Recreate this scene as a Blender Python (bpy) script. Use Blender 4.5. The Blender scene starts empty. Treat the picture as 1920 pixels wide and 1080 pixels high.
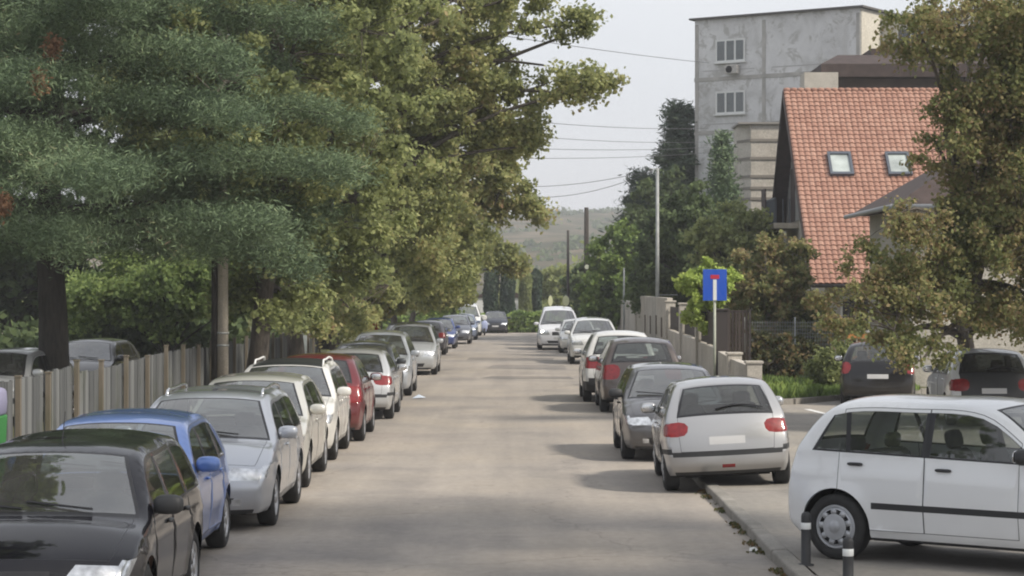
import bpy, bmesh, math, random
import numpy as np
from mathutils import Vector, Matrix
from mathutils.geometry import delaunay_2d_cdt
R = math.radians
scene = bpy.context.scene
COL = scene.collection

# ------------------------------------------------------------------ camera, sky, sun, exposure
CAMH = 2.6
cd = bpy.data.cameras.new('camera'); cam = bpy.data.objects.new('camera', cd); COL.objects.link(cam)
cam.location = (0, 0, CAMH)
cd.sensor_width = 36.0; cd.lens = 36.0*4200/1920
cam.rotation_euler = (R(90)+math.atan(11/4200.0), 0, 0)
cd.clip_start = 0.1; cd.clip_end = 6000
scene.camera = cam
SUN_EL, SUN_AZ = 43.0, 120.0        # azimuth measured clockwise from +Y (the view direction): the sun stands on the right
w = bpy.data.worlds.new('World'); scene.world = w; w.use_nodes = True
nt = w.node_tree; N = nt.nodes; Lk = nt.links
bg = N['Background']
sky = N.new('ShaderNodeTexSky'); sky.sky_type = 'NISHITA'; sky.sun_disc = False
sky.sun_elevation = R(SUN_EL); sky.sun_rotation = R(SUN_AZ)
sky.dust_density = 3.0; sky.air_density = 1.0
tcw = N.new('ShaderNodeTexCoord'); nzw = N.new('ShaderNodeTexNoise'); nzw.inputs['Scale'].default_value = 1.6; nzw.inputs['Detail'].default_value = 4
mpw = N.new('ShaderNodeMapping'); mpw.inputs['Scale'].default_value = (1, 1, 3.0)
Lk.new(tcw.outputs['Generated'], mpw.inputs[0]); Lk.new(mpw.outputs[0], nzw.inputs[0])
rw = N.new('ShaderNodeValToRGB'); rw.color_ramp.elements[0].position = 0.3; rw.color_ramp.elements[1].position = 0.7
rw.color_ramp.elements[0].color = (4.7, 4.9, 5.35, 1); rw.color_ramp.elements[1].color = (5.9, 6.0, 6.2, 1)
Lk.new(nzw.outputs['Fac'], rw.inputs[0])
mw = N.new('ShaderNodeMixRGB'); mw.inputs[0].default_value = 0.86
Lk.new(sky.outputs[0], mw.inputs[1]); Lk.new(rw.outputs[0], mw.inputs[2]); Lk.new(mw.outputs[0], bg.inputs[0])
bg.inputs[1].default_value = 0.10
sd = bpy.data.lights.new('sun', 'SUN'); sun = bpy.data.objects.new('sun', sd); COL.objects.link(sun)
sd.energy = 2.5; sd.angle = R(6.0); sd.color = (1.0, 0.92, 0.80)
sdir = Vector((math.sin(R(SUN_AZ))*math.cos(R(SUN_EL)), math.cos(R(SUN_AZ))*math.cos(R(SUN_EL)), math.sin(R(SUN_EL))))
sun.rotation_euler = sdir.to_track_quat('Z', 'Y').to_euler()
scene.view_settings.view_transform = 'Standard'; scene.view_settings.look = 'None'
scene.view_settings.gamma = 1.0; scene.view_settings.exposure = 0.72
scene.render.engine = 'CYCLES'
scene.cycles.max_bounces = 8; scene.cycles.transparent_max_bounces = 16
scene.cycles.sample_clamp_indirect = 6.0
scene.cycles.filter_width = 2.0

def at(px, py, D):                 # a point of the place, D metres ahead
    return Vector(((px-960)*D/4200.0, D, CAMH-(py-551)*D/4200.0))

# ------------------------------------------------------------------ helpers
def tag(o, label=None, cat=None, group=None, kind=None):
    if label: o['label'] = label
    if cat: o['category'] = cat
    if group: o['group'] = group
    if kind: o['kind'] = kind
    return o
def empty(name, loc=(0, 0, 0), rz=0.0):
    o = bpy.data.objects.new(name, None); COL.objects.link(o); o.location = loc; o.rotation_euler = (0, 0, rz)
    o.empty_display_size = 0.3
    return o
def mk(name, V, F, mats, parent=None, smooth=False, mi=None, normals=None):
    me = bpy.data.meshes.new(name)
    me.from_pydata([tuple(v) for v in V], [], [tuple(int(i) for i in f) for f in F])
    if not isinstance(mats, (list, tuple)): mats = [mats]
    for m in mats: me.materials.append(m)
    if mi is not None: me.polygons.foreach_set('material_index', [int(i) for i in mi])
    if smooth: me.polygons.foreach_set('use_smooth', [True]*len(me.polygons))
    me.update()
    if normals is not None: me.normals_split_custom_set_from_vertices([tuple(n) for n in normals])
    o = bpy.data.objects.new(name, me); COL.objects.link(o)
    if parent: o.parent = parent
    return o
def mkquads(name, V, mat, parent=None, smooth=False):   # V: (n,4,3) array, n loose quads
    n = len(V); me = bpy.data.meshes.new(name)
    me.vertices.add(n*4); me.vertices.foreach_set('co', np.asarray(V, dtype=np.float32).reshape(-1))
    me.loops.add(n*4); me.loops.foreach_set('vertex_index', np.arange(n*4, dtype=np.int32))
    me.polygons.add(n); me.polygons.foreach_set('loop_start', np.arange(0, n*4, 4, dtype=np.int32))
    me.polygons.foreach_set('loop_total', np.full(n, 4, dtype=np.int32))
    me.materials.append(mat); me.update(calc_edges=True); me.validate()
    o = bpy.data.objects.new(name, me); COL.objects.link(o)
    if parent: o.parent = parent
    return o
class MB:
    def __init__(s): s.v = []; s.f = []; s.m = []
    def add(s, V, F, m=0, M=None):
        b = len(s.v)
        for p in V: s.v.append((M @ Vector(p)) if M else Vector(p))
        for f in F: s.f.append([i+b for i in f]); s.m.append(m)
    def box(s, x0, x1, y0, y1, z0, z1, m=0, M=None):
        V = [(x0,y0,z0),(x1,y0,z0),(x1,y1,z0),(x0,y1,z0),(x0,y0,z1),(x1,y0,z1),(x1,y1,z1),(x0,y1,z1)]
        s.add(V, [(0,3,2,1),(4,5,6,7),(0,1,5,4),(1,2,6,5),(2,3,7,6),(3,0,4,7)], m, M)
    def tube(s, P, rad, n=8, m=0, cap=True, M=None):
        P = [Vector(p) for p in P]
        if not hasattr(rad, '__len__'): rad = [rad]*len(P)
        V = []; F = []
        up = Vector((0.13, 0.2, 1)).normalized()
        for i, p in enumerate(P):
            d = (P[min(i+1, len(P)-1)]-P[max(i-1, 0)]).normalized()
            a = d.cross(up)
            if a.length < 1e-3: a = d.cross(Vector((1, 0, 0)))
            a.normalize(); b = d.cross(a)
            for k in range(n):
                t = 2*math.pi*k/n; V.append(p+(a*math.cos(t)+b*math.sin(t))*rad[i])
        for i in range(len(P)-1):
            for k in range(n):
                F.append((i*n+k, i*n+(k+1) % n, (i+1)*n+(k+1) % n, (i+1)*n+k))
        if cap: F.append(tuple(range(n-1, -1, -1))); F.append(tuple((len(P)-1)*n+k for k in range(n)))
        s.add(V, F, m, M)
    def lathe(s, prof, n=24, m=0, M=None, axis='y'):    # prof: (radius, along)
        V = []; F = []
        for (r, a) in prof:
            for k in range(n):
                t = 2*math.pi*k/n
                V.append((r*math.cos(t), a, r*math.sin(t)) if axis == 'y' else (r*math.cos(t), r*math.sin(t), a))
        for i in range(len(prof)-1):
            for k in range(n): F.append((i*n+k, i*n+(k+1) % n, (i+1)*n+(k+1) % n, (i+1)*n+k))
        s.add(V, F, m, M)
    def build(s, name, mats, parent=None, smooth=False, bevel=0):
        o = mk(name, s.v, s.f, mats, parent, smooth, s.m)
        if bevel:
            b = o.modifiers.new('b', 'BEVEL'); b.width = bevel; b.segments = 2; b.limit_method = 'ANGLE'
        return o
def superball(mb, c, r, e=0.6, nu=14, nv=8, m=0, M=None):
    V = []; F = []
    def pw(a): return math.copysign(abs(a)**e, a)
    for j in range(nv+1):
        ph = -math.pi/2+math.pi*j/nv
        for i in range(nu):
            th = 2*math.pi*i/nu
            V.append((c[0]+r[0]*pw(math.cos(ph))*pw(math.cos(th)), c[1]+r[1]*pw(math.cos(ph))*pw(math.sin(th)), c[2]+r[2]*pw(math.sin(ph))))
    for j in range(nv):
        for i in range(nu): F.append((j*nu+i, j*nu+(i+1) % nu, (j+1)*nu+(i+1) % nu, (j+1)*nu+i))
    mb.add(V, F, m, M)

# ------------------------------------------------------------------ materials
def newmat(name):
    m = bpy.data.materials.new(name); m.use_nodes = True
    return m, m.node_tree.nodes, m.node_tree.links, m.node_tree.nodes['Principled BSDF']
def setp(b, **k):
    for n, v in k.items():
        n = n.replace('_', ' ')
        if n in b.inputs:
            b.inputs[n].default_value = (*v, 1) if isinstance(v, tuple) else v
def plain(name, col, rough=0.6, metal=0.0, var=0.0, scale=6.0, bump=0.0, coat=0.0, spec=0.5):
    m, N, L, b = newmat(name); setp(b, Base_Color=col, Roughness=rough, Metallic=metal, Coat_Weight=coat, Specular_IOR_Level=spec)
    if var or bump:
        tc = N.new('ShaderNodeTexCoord'); nz = N.new('ShaderNodeTexNoise'); nz.inputs['Scale'].default_value = scale; nz.inputs['Detail'].default_value = 6
        L.new(tc.outputs['Object'], nz.inputs[0])
        if var:
            r = N.new('ShaderNodeValToRGB'); r.color_ramp.elements[0].position = 0.3; r.color_ramp.elements[1].position = 0.7
            r.color_ramp.elements[0].color = (*[c*(1-var) for c in col], 1); r.color_ramp.elements[1].color = (*[min(1, c*(1+var)) for c in col], 1)
            L.new(nz.outputs['Fac'], r.inputs[0]); L.new(r.outputs[0], b.inputs['Base Color'])
        if bump:
            bp = N.new('ShaderNodeBump'); bp.inputs['Strength'].default_value = bump; bp.inputs['Distance'].default_value = 0.02
            L.new(nz.outputs['Fac'], bp.inputs['Height']); L.new(bp.outputs[0], b.inputs['Normal'])
    return m
def noise(N, L, vec, scale, detail=5, rough=0.55, dist=0.0):
    n = N.new('ShaderNodeTexNoise'); n.inputs['Scale'].default_value = scale; n.inputs['Detail'].default_value = detail
    n.inputs['Roughness'].default_value = rough; n.inputs['Distortion'].default_value = dist
    L.new(vec, n.inputs[0]); return n.outputs['Fac']
def ramp(N, L, fac, stops):
    r = N.new('ShaderNodeValToRGB'); cr = r.color_ramp
    while len(cr.elements) < len(stops): cr.elements.new(0.5)
    for e, (p, c) in zip(cr.elements, stops):
        e.position = p; e.color = (*c, 1) if len(c) == 3 else c
    L.new(fac, r.inputs[0]); return r.outputs[0]
def mix(N, L, fac, a, b, mode='MIX'):
    n = N.new('ShaderNodeMixRGB'); n.blend_type = mode
    for i, v in ((0, fac), (1, a), (2, b)):
        if isinstance(v, (int, float)): n.inputs[i].default_value = v
        elif isinstance(v, tuple): n.inputs[i].default_value = (*v, 1)
        else: L.new(v, n.inputs[i])
    return n.outputs[0]
def mapping(N, L, scale=(1, 1, 1), coord='Object', rot=(0, 0, 0)):
    tc = N.new('ShaderNodeTexCoord'); mp = N.new('ShaderNodeMapping'); mp.inputs['Scale'].default_value = scale; mp.inputs['Rotation'].default_value = rot
    L.new(tc.outputs[coord], mp.inputs[0]); return mp.outputs[0]
def bumpn(N, L, b, h, strength, dist=0.02):
    bp = N.new('ShaderNodeBump'); bp.inputs['Strength'].default_value = strength; bp.inputs['Distance'].default_value = dist
    L.new(h, bp.inputs['Height']); L.new(bp.outputs[0], b.inputs['Normal'])

def leafmat(name, stops, nscale=0.5, transl=0.35):
    m, N, L, b = newmat(name)
    g = N.new('ShaderNodeNewGeometry'); v = mapping(N, L)
    big = noise(N, L, v, nscale, 3)
    mth = N.new('ShaderNodeMath'); mth.operation = 'MULTIPLY_ADD'; mth.inputs[1].default_value = 0.55; L.new(g.outputs['Random Per Island'], mth.inputs[0])
    m2 = N.new('ShaderNodeMath'); m2.operation = 'MULTIPLY_ADD'; m2.inputs[1].default_value = 1.3; m2.inputs[2].default_value = -0.42; L.new(big, m2.inputs[0])
    L.new(m2.outputs[0], mth.inputs[2])
    c = ramp(N, L, mth.outputs[0], stops)
    L.new(c, b.inputs['Base Color']); setp(b, Roughness=0.75, Specular_IOR_Level=0.15)
    tr = N.new('ShaderNodeBsdfTranslucent'); L.new(c, tr.inputs[0])
    mx = N.new('ShaderNodeMixShader'); mx.inputs[0].default_value = transl
    L.new(b.outputs[0], mx.inputs[1]); L.new(tr.outputs[0], mx.inputs[2]); L.new(mx.outputs[0], N['Material Output'].inputs[0])
    return m
M = {}
M['leaf_olive'] = leafmat('leaf_olive', [(0.1, (0.18, 0.21, 0.105)), (0.45, (0.30, 0.34, 0.145)), (0.75, (0.42, 0.45, 0.20)), (0.9, (0.49, 0.48, 0.23)), (1.0, (0.45, 0.33, 0.19))], transl=.5)
M['leaf_yellow'] = leafmat('leaf_yellow', [(0.1, (0.18, 0.21, 0.105)), (0.4, (0.31, 0.34, 0.145)), (0.65, (0.42, 0.43, 0.19)), (0.87, (0.49, 0.44, 0.22)), (1.0, (0.46, 0.31, 0.20))], transl=.5)
M['leaf_green'] = leafmat('leaf_green', [(0.1, (0.10, 0.15, 0.05)), (0.5, (0.19, 0.27, 0.08)), (0.8, (0.29, 0.38, 0.11)), (1.0, (0.36, 0.38, 0.14))])
M['leaf_bright'] = leafmat('leaf_bright', [(0.1, (0.30, 0.40, 0.10)), (0.6, (0.48, 0.58, 0.16)), (1.0, (0.60, 0.62, 0.22))])
M['leaf_garden'] = leafmat('leaf_garden', [(0.1, (0.14, 0.20, 0.075)), (0.55, (0.26, 0.34, 0.12)), (1.0, (0.40, 0.46, 0.19))], transl=.45)
M['leaf_dark'] = leafmat('leaf_dark', [(0.1, (0.065, 0.095, 0.05)), (0.5, (0.125, 0.17, 0.075)), (1.0, (0.20, 0.25, 0.11))], transl=0.4)
M['leaf_brown'] = leafmat('leaf_brown', [(0.05, (0.13, 0.155, 0.065)), (0.35, (0.22, 0.245, 0.10)), (0.6, (0.31, 0.29, 0.13)), (0.82, (0.35, 0.255, 0.15)), (1.0, (0.28, 0.36, 0.13))], nscale=0.8, transl=.42)
M['needle'] = leafmat('needle', [(0.1, (0.085, 0.125, 0.075)), (0.5, (0.15, 0.21, 0.12)), (0.88, (0.24, 0.31, 0.17)), (1.0, (0.34, 0.26, 0.18))], nscale=0.6, transl=0.2)
M['needle_dark'] = leafmat('needle_dark', [(0.1, (0.035, 0.06, 0.045)), (0.6, (0.07, 0.105, 0.065)), (1.0, (0.12, 0.15, 0.09))], nscale=0.6, transl=0.15)
M['shrub_red'] = leafmat('shrub_red', [(0.1, (0.05, 0.06, 0.03)), (0.45, (0.11, 0.12, 0.05)), (0.75, (0.22, 0.15, 0.08)), (1.0, (0.28, 0.14, 0.09))], nscale=0.9)
M['dead'] = leafmat('dead', [(0, (0.22, 0.12, 0.07)), (1, (0.36, 0.22, 0.13))])
def barkmat(name, c0, c1):
    m, N, L, b = newmat(name); v = mapping(N, L, (6, 6, 1.2)); n = noise(N, L, v, 3, 8, 0.65)
    L.new(ramp(N, L, n, [(0.3, c0), (0.7, c1)]), b.inputs['Base Color']); setp(b, Roughness=0.9); bumpn(N, L, b, n, 0.8, 0.05); return m
M['bark'] = barkmat('bark', (0.05, 0.042, 0.034), (0.14, 0.12, 0.10))
M['bark_dark'] = barkmat('bark_dark', (0.02, 0.018, 0.016), (0.06, 0.052, 0.045))

def paint(name, col, metal=0.35, rough=0.35):
    m, N, L, b = newmat(name); setp(b, Base_Color=col, Metallic=metal, Roughness=rough, Coat_Weight=1.0 if max(col) > .05 else .75, Coat_Roughness=0.05, Specular_IOR_Level=0.4 if max(col) > .05 else .05)
    v = mapping(N, L); n = noise(N, L, v, 2.5, 6, 0.6)      # road dust on the panels
    g = N.new('ShaderNodeSeparateXYZ'); L.new(v, g.inputs[0])
    dz = N.new('ShaderNodeMapRange'); dz.inputs[1].default_value = 0.15; dz.inputs[2].default_value = 0.75; dz.inputs[3].default_value = 0.32; dz.inputs[4].default_value = 0.015
    L.new(g.outputs[2], dz.inputs[0])
    mm = N.new('ShaderNodeMath'); mm.operation = 'MULTIPLY'; L.new(dz.outputs[0], mm.inputs[0]); L.new(n, mm.inputs[1])
    L.new(mix(N, L, mm.outputs[0], col, (0.30, 0.27, 0.22)), b.inputs['Base Color'])
    rr = N.new('ShaderNodeMath'); rr.operation = 'MULTIPLY_ADD'; L.new(mm.outputs[0], rr.inputs[0]); rr.inputs[1].default_value = 0.8; rr.inputs[2].default_value = 0.05
    L.new(rr.outputs[0], b.inputs['Coat Roughness'])
    return m
def glassmat(name, tint=(0.62, 0.66, 0.65), f0=0.10, dust=0.05):
    m, N, L, b = newmat(name); N.remove(b)
    t = N.new('ShaderNodeBsdfTransparent'); t.inputs[0].default_value = (*tint, 1)
    g = N.new('ShaderNodeBsdfGlossy'); g.inputs['Roughness'].default_value = 0.03
    d = N.new('ShaderNodeBsdfDiffuse'); d.inputs[0].default_value = (0.45, 0.45, 0.42, 1)      # film of dust
    lw = N.new('ShaderNodeLayerWeight'); lw.inputs[0].default_value = 0.5
    p = N.new('ShaderNodeMath'); p.operation = 'POWER'; p.inputs[1].default_value = 4.0; L.new(lw.outputs['Facing'], p.inputs[0])
    f = N.new('ShaderNodeMath'); f.operation = 'MULTIPLY_ADD'; f.inputs[1].default_value = 1-f0; f.inputs[2].default_value = f0; L.new(p.outputs[0], f.inputs[0])
    mx = N.new('ShaderNodeMixShader'); m3 = N.new('ShaderNodeMixShader')
    dn = noise(N, L, mapping(N, L), 3.0, 5, .6); dm = N.new('ShaderNodeMath'); dm.operation = 'MULTIPLY'; dm.inputs[1].default_value = dust*2; L.new(dn, dm.inputs[0]); L.new(dm.outputs[0], m3.inputs[0])
    L.new(t.outputs[0], m3.inputs[1]); L.new(d.outputs[0], m3.inputs[2])
    L.new(f.outputs[0], mx.inputs[0]); L.new(m3.outputs[0], mx.inputs[1]); L.new(g.outputs[0], mx.inputs[2])
    L.new(mx.outputs[0], N['Material Output'].inputs[0]); return m
M['windscreen_glass'] = glassmat('windscreen_glass', (0.55, 0.60, 0.58), 0.24, 0.10)
M['car_glass'] = glassmat('car_glass')
M['car_glass_dark'] = glassmat('car_glass_dark', (0.12, 0.13, 0.13), 0.10)
M['black_plastic'] = plain('black_plastic', (0.025, 0.026, 0.028), 0.55)
M['trim'] = plain('trim', (0.012, 0.012, 0.014), 0.4)
M['under'] = plain('under', (0.012, 0.012, 0.012), 0.9)
M['rubber'] = plain('rubber', (0.022, 0.022, 0.022), 0.85, var=0.3, scale=9)
M['rim'] = plain('rim', (0.45, 0.45, 0.46), 0.35, 0.7, var=0.15, scale=4)
M['hub'] = plain('hub', (0.42, 0.43, 0.45), 0.42, 0.3, var=0.15, scale=5)
M['lens'] = plain('lens', (0.62, 0.64, 0.66), 0.18, 0.6, coat=1.0, var=0.35, scale=14)
M['lens_orange'] = plain('lens_orange', (0.75, 0.25, 0.03), 0.2, 0.1, coat=1.0)
M['tail'] = plain('tail', (0.20, 0.010, 0.012), 0.25, 0.0, coat=0.4, var=0.25, scale=16)
M['chrome'] = plain('chrome', (0.7, 0.7, 0.7), 0.15, 1.0)
M['seat'] = plain('seat', (0.05, 0.05, 0.055), 0.9, var=0.2)
M['plate'] = plain('plate', (0.50, 0.50, 0.50), 0.45)
M['grille'] = plain('grille', (0.02, 0.02, 0.022), 0.45)
# ------------------------------------------------------------------ cars
# profile keys, front to rear: distance from the front, height of the shoulder edge, and how far the centre line bulges
KINDS = {
 'hatch': dict(L=3.9, H=1.46, W=0.83, wb=2.46, foh=0.80, r=0.30, belt=(0.93, 0.015), keys=[
   (.18,.20,-.15,0),(.10,.34,-.10,0),(.09,.52,-.09,0),(.20,.68,-.14,.03),(.58,.85,-.08,.08),(.98,.94,-.14,.04),(1.66,1.355,-.12,.05),
   (2.30,1.41,0,.05),(3.18,1.36,.05,.05),(3.64,.97,.07,.03),(3.77,.73,.09,0),(3.81,.53,.09,0),(3.80,.34,.10,0),(3.70,.22,.10,0)],
   bp=(2.02, 2.06), rd=(2.86, 2.92), qe=(3.28, 3.10)),
 'estate': dict(L=4.5, H=1.48, W=0.87, wb=2.62, foh=0.88, r=0.315, belt=(0.94, 0.010), keys=[
   (.20,.20,-.17,0),(.11,.34,-.11,0),(.10,.52,-.10,0),(.22,.69,-.15,.03),(.66,.86,-.08,.08),(1.14,.95,-.15,.04),(1.86,1.37,-.12,.05),
   (2.70,1.42,0,.05),(3.92,1.37,.05,.05),(4.30,.98,.05,.03),(4.40,.74,.06,0),(4.43,.55,.07,0),(4.41,.34,.08,0),(4.28,.22,.08,0)],
   bp=(2.24, 2.30), rd=(3.12, 3.22), qe=(4.02, 3.86)),
 'suv': dict(L=4.3, H=1.66, W=0.88, wb=2.60, foh=0.85, r=0.345, belt=(1.05, 0.012), keys=[
   (.18,.28,-.15,0),(.10,.42,-.10,0),(.09,.62,-.09,0),(.18,.84,-.13,.03),(.60,1.00,-.06,.07),(1.06,1.08,-.12,.04),(1.66,1.54,-.10,.05),
   (2.40,1.60,0,.05),(3.75,1.55,.05,.05),(4.06,1.10,.05,.03),(4.16,.84,.06,0),(4.20,.62,.07,0),(4.19,.42,.08,0),(4.08,.29,.08,0)],
   bp=(2.16, 2.20), rd=(3.02, 3.10), qe=(3.80, 3.66)),
 'mpv': dict(L=4.2, H=1.60, W=0.86, wb=2.60, foh=0.84, r=0.315, belt=(0.99, 0.018), keys=[
   (.18,.20,-.15,0),(.10,.34,-.10,0),(.09,.54,-.09,0),(.18,.74,-.13,.03),(.48,.92,-.07,.07),(.84,1.02,-.14,.04),(1.74,1.49,-.12,.05),
   (2.40,1.55,0,.05),(3.70,1.49,.05,.05),(3.98,1.06,.06,.03),(4.08,.80,.07,0),(4.11,.58,.08,0),(4.10,.36,.09,0),(4.00,.22,.09,0)],
   bp=(2.14, 2.20), rd=(3.00, 3.10), qe=(3.72, 3.58)),
 'van': dict(L=4.95, H=1.96, W=0.98, wb=2.93, foh=0.93, r=0.33, belt=(1.15, 0.0), keys=[
   (.20,.24,-.16,0),(.12,.40,-.11,0),(.11,.62,-.10,0),(.20,.90,-.14,.03),(.52,1.06,-.08,.06),(.86,1.18,-.15,.04),(1.56,1.82,-.12,.05),
   (2.60,1.90,0,.05),(4.74,1.88,.03,.04),(4.86,1.20,.04,.02),(4.88,.86,.05,0),(4.90,.60,.05,0),(4.89,.40,.06,0),(4.80,.28,.06,0)],
   bp=(2.00, 2.00), rd=(3.10, 3.10), qe=(4.60, 4.60)),
}
KINDS['city'] = dict(L=3.9, H=1.50, W=0.825, wb=2.46, foh=0.80, r=0.31, belt=(0.95, 0.02), keys=[
   (.18,.20,-.15,0),(.10,.34,-.10,0),(.09,.52,-.09,0),(.18,.70,-.14,.03),(.50,.88,-.08,.08),(1.06,.985,-.14,.04),(1.80,1.415,-.12,.05),
   (2.50,1.455,0,.05),(3.42,1.385,.04,.05),(3.72,1.02,.06,.03),(3.80,.74,.07,0),(3.82,.53,.08,0),(3.81,.34,.09,0),(3.70,.22,.10,0)],
   bp=(2.33, 2.35), rd=(3.13, 3.20), qe=(3.53, 3.36), fd=1.40)
def interp_keys(K, s):
    K = np.asarray(K, float); n = len(K); i = np.clip(np.floor(s).astype(int), 0, n-2); f = (s-i)[:, None]
    p0 = K[np.clip(i-1, 0, n-1)]; p1 = K[i]; p2 = K[i+1]; p3 = K[np.clip(i+2, 0, n-1)]
    d = lambda a, b: np.maximum(np.linalg.norm((b-a)[:, :2], axis=1), 1e-3)[:, None]**0.5
    a = d(p0, p1); b_ = d(p1, p2); c = d(p2, p3)
    a = np.where((i == 0)[:, None], b_, a); c = np.where((i >= n-2)[:, None], b_, c)
    m1 = b_*((p1-p0)/a-(p2-p0)/(a+b_)+(p2-p1)/b_); m2 = b_*((p2-p1)/b_-(p3-p1)/(b_+c)+(p3-p2)/c)
    m1 = np.where((i == 0)[:, None], p2-p1, m1); m2 = np.where((i >= n-2)[:, None], p2-p1, m2)
    m1 *= 0.9; m2 *= 0.9
    return (2*f**3-3*f**2+1)*p1+(f**3-2*f**2+f)*m1+(-2*f**3+3*f**2)*p2+(f**3-f**2)*m2
def inpoly(P, poly):
    x, y = P[:, 0], P[:, 1]; c = np.zeros(len(P), bool); n = len(poly)
    for i in range(n):
        x0, y0 = poly[i]; x1, y1 = poly[(i+1) % n]
        if y0 == y1: continue
        k = ((y0 > y) != (y1 > y)) & (x < (x1-x0)*(y-y0)/(y1-y0)+x0); c ^= k
    return c
def inset(poly, d):
    P = np.asarray(poly, float); n = len(P)
    A = 0.5*sum(P[i][0]*P[(i+1) % n][1]-P[(i+1) % n][0]*P[i][1] for i in range(n)); sg = 1 if A > 0 else -1
    out = []
    for i in range(n):
        e1 = P[i]-P[i-1]; e2 = P[(i+1) % n]-P[i]
        n1 = np.array([-e1[1], e1[0]])/max(np.hypot(*e1), 1e-9); n2 = np.array([-e2[1], e2[0]])/max(np.hypot(*e2), 1e-9)
        b = n1+n2; b /= max(np.hypot(*b), 1e-6); k = min(1/max(b.dot(n1), 0.35), 2.5)
        out.append(P[i]+sg*b*d*k)
    return [tuple(p) for p in out]
def cdt(points, polys, boundary):
    V = [Vector(p) for p in points]; E = []
    for poly in polys+[boundary]:
        b = len(V); V += [Vector(p) for p in poly]; n = len(poly)
        E += [(b+i, b+(i+1) % n) for i in range(n)]
    r = delaunay_2d_cdt(V, E, [], 0, 1e-4)
    P = np.array([(v.x, v.y) for v in r[0]]); T = np.array([list(f) for f in r[2]])
    c = P[T].mean(axis=1); T = T[inpoly(c, boundary)]
    return P, T
def dense(poly, step):
    out = []; n = len(poly)
    for i in range(n):
        a = np.array(poly[i]); b = np.array(poly[(i+1) % n]); k = max(1, int(np.hypot(*(b-a))/step))
        out += [tuple(a+(b-a)*j/k) for j in range(k)]
    return out

wheel_cache = {}
def wheel_meshes(style, r):
    key = (style, round(r, 3))
    if key in wheel_cache: return wheel_cache[key]
    t = MB(); w_ = 0.10; ri = r*0.66
    t.lathe([(ri, -w_+.02), (ri+.02, -w_), (r-.05, -w_-.004), (r-.012, -w_+.012), (r, -w_+.04), (r, w_-.04), (r-.012, w_-.012), (r-.05, w_+.004), (ri+.02, w_), (ri, w_-.02)], 40)
    to = t.build('wheel', M['rubber'], None, True)
    h = MB()      # outward = +y
    h.lathe([(ri, -w_+.02), (ri+.004, w_-.015), (ri-.012, w_-.004), (ri-.03, w_-.03), (ri-.035, -w_+.02)], 40, 0)
    h.lathe([(ri-.03, w_-.075), (0.0, w_-.075)], 32, 1)
    if style == 'hubcap':
        n = 9
        h.lathe([(ri-.02, w_-.03), (ri-.03, w_-.006), (ri*.80, w_-.002)], 36, 0); h.lathe([(ri*.60, w_+.004), (ri*.35, w_+.012), (.05, w_+.012), (.045, w_+.02), (0, w_+.02)], 36, 0)
        h.lathe([(ri*.80, w_-.002), (ri*.70, w_-.05), (ri*.60, w_+.004)], 36, 1)
        for k in range(n):
            a = 2*math.pi*(k+.5)/n
            Mx = Matrix.Rotation(a, 4, 'Y'); h.box(ri*.56, ri*.84, w_-.045, w_+.001, -ri*.13, ri*.13, 0, Mx)
    else:
        n = 5 if style == 'alloy5' else 7
        for k in range(n):
            a = 2*math.pi*k/n; Mx = Matrix.Rotation(a, 4, 'Y')
            V = [(.04, w_-.05, -.035), (.04, w_-.05, .035), (ri-.02, w_-.05, .022), (ri-.02, w_-.05, -.022), (.04, w_-.005, -.03), (.04, w_-.005, .03), (ri-.02, w_-.018, .018), (ri-.02, w_-.018, -.018)]
            h.add(V, [(0,3,2,1),(4,5,6,7),(0,1,5,4),(1,2,6,5),(2,3,7,6),(3,0,4,7)], 0, Mx)
        h.lathe([(.07, w_-.04), (.065, w_-.004), (.03, w_+.004), (0, w_+.004)], 20, 0)
    ho = h.build('rim', [M['hub'] if style == 'hubcap' else M['rim'], M['under']], None, False)
    for p in ho.data.polygons: p.use_smooth = len(p.vertices) == 4 and style != 'x'
    md = ho.data; bpy.data.objects.remove(ho); mt = to.data; bpy.data.objects.remove(to)
    wheel_cache[key] = (mt, md); return mt, md

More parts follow.
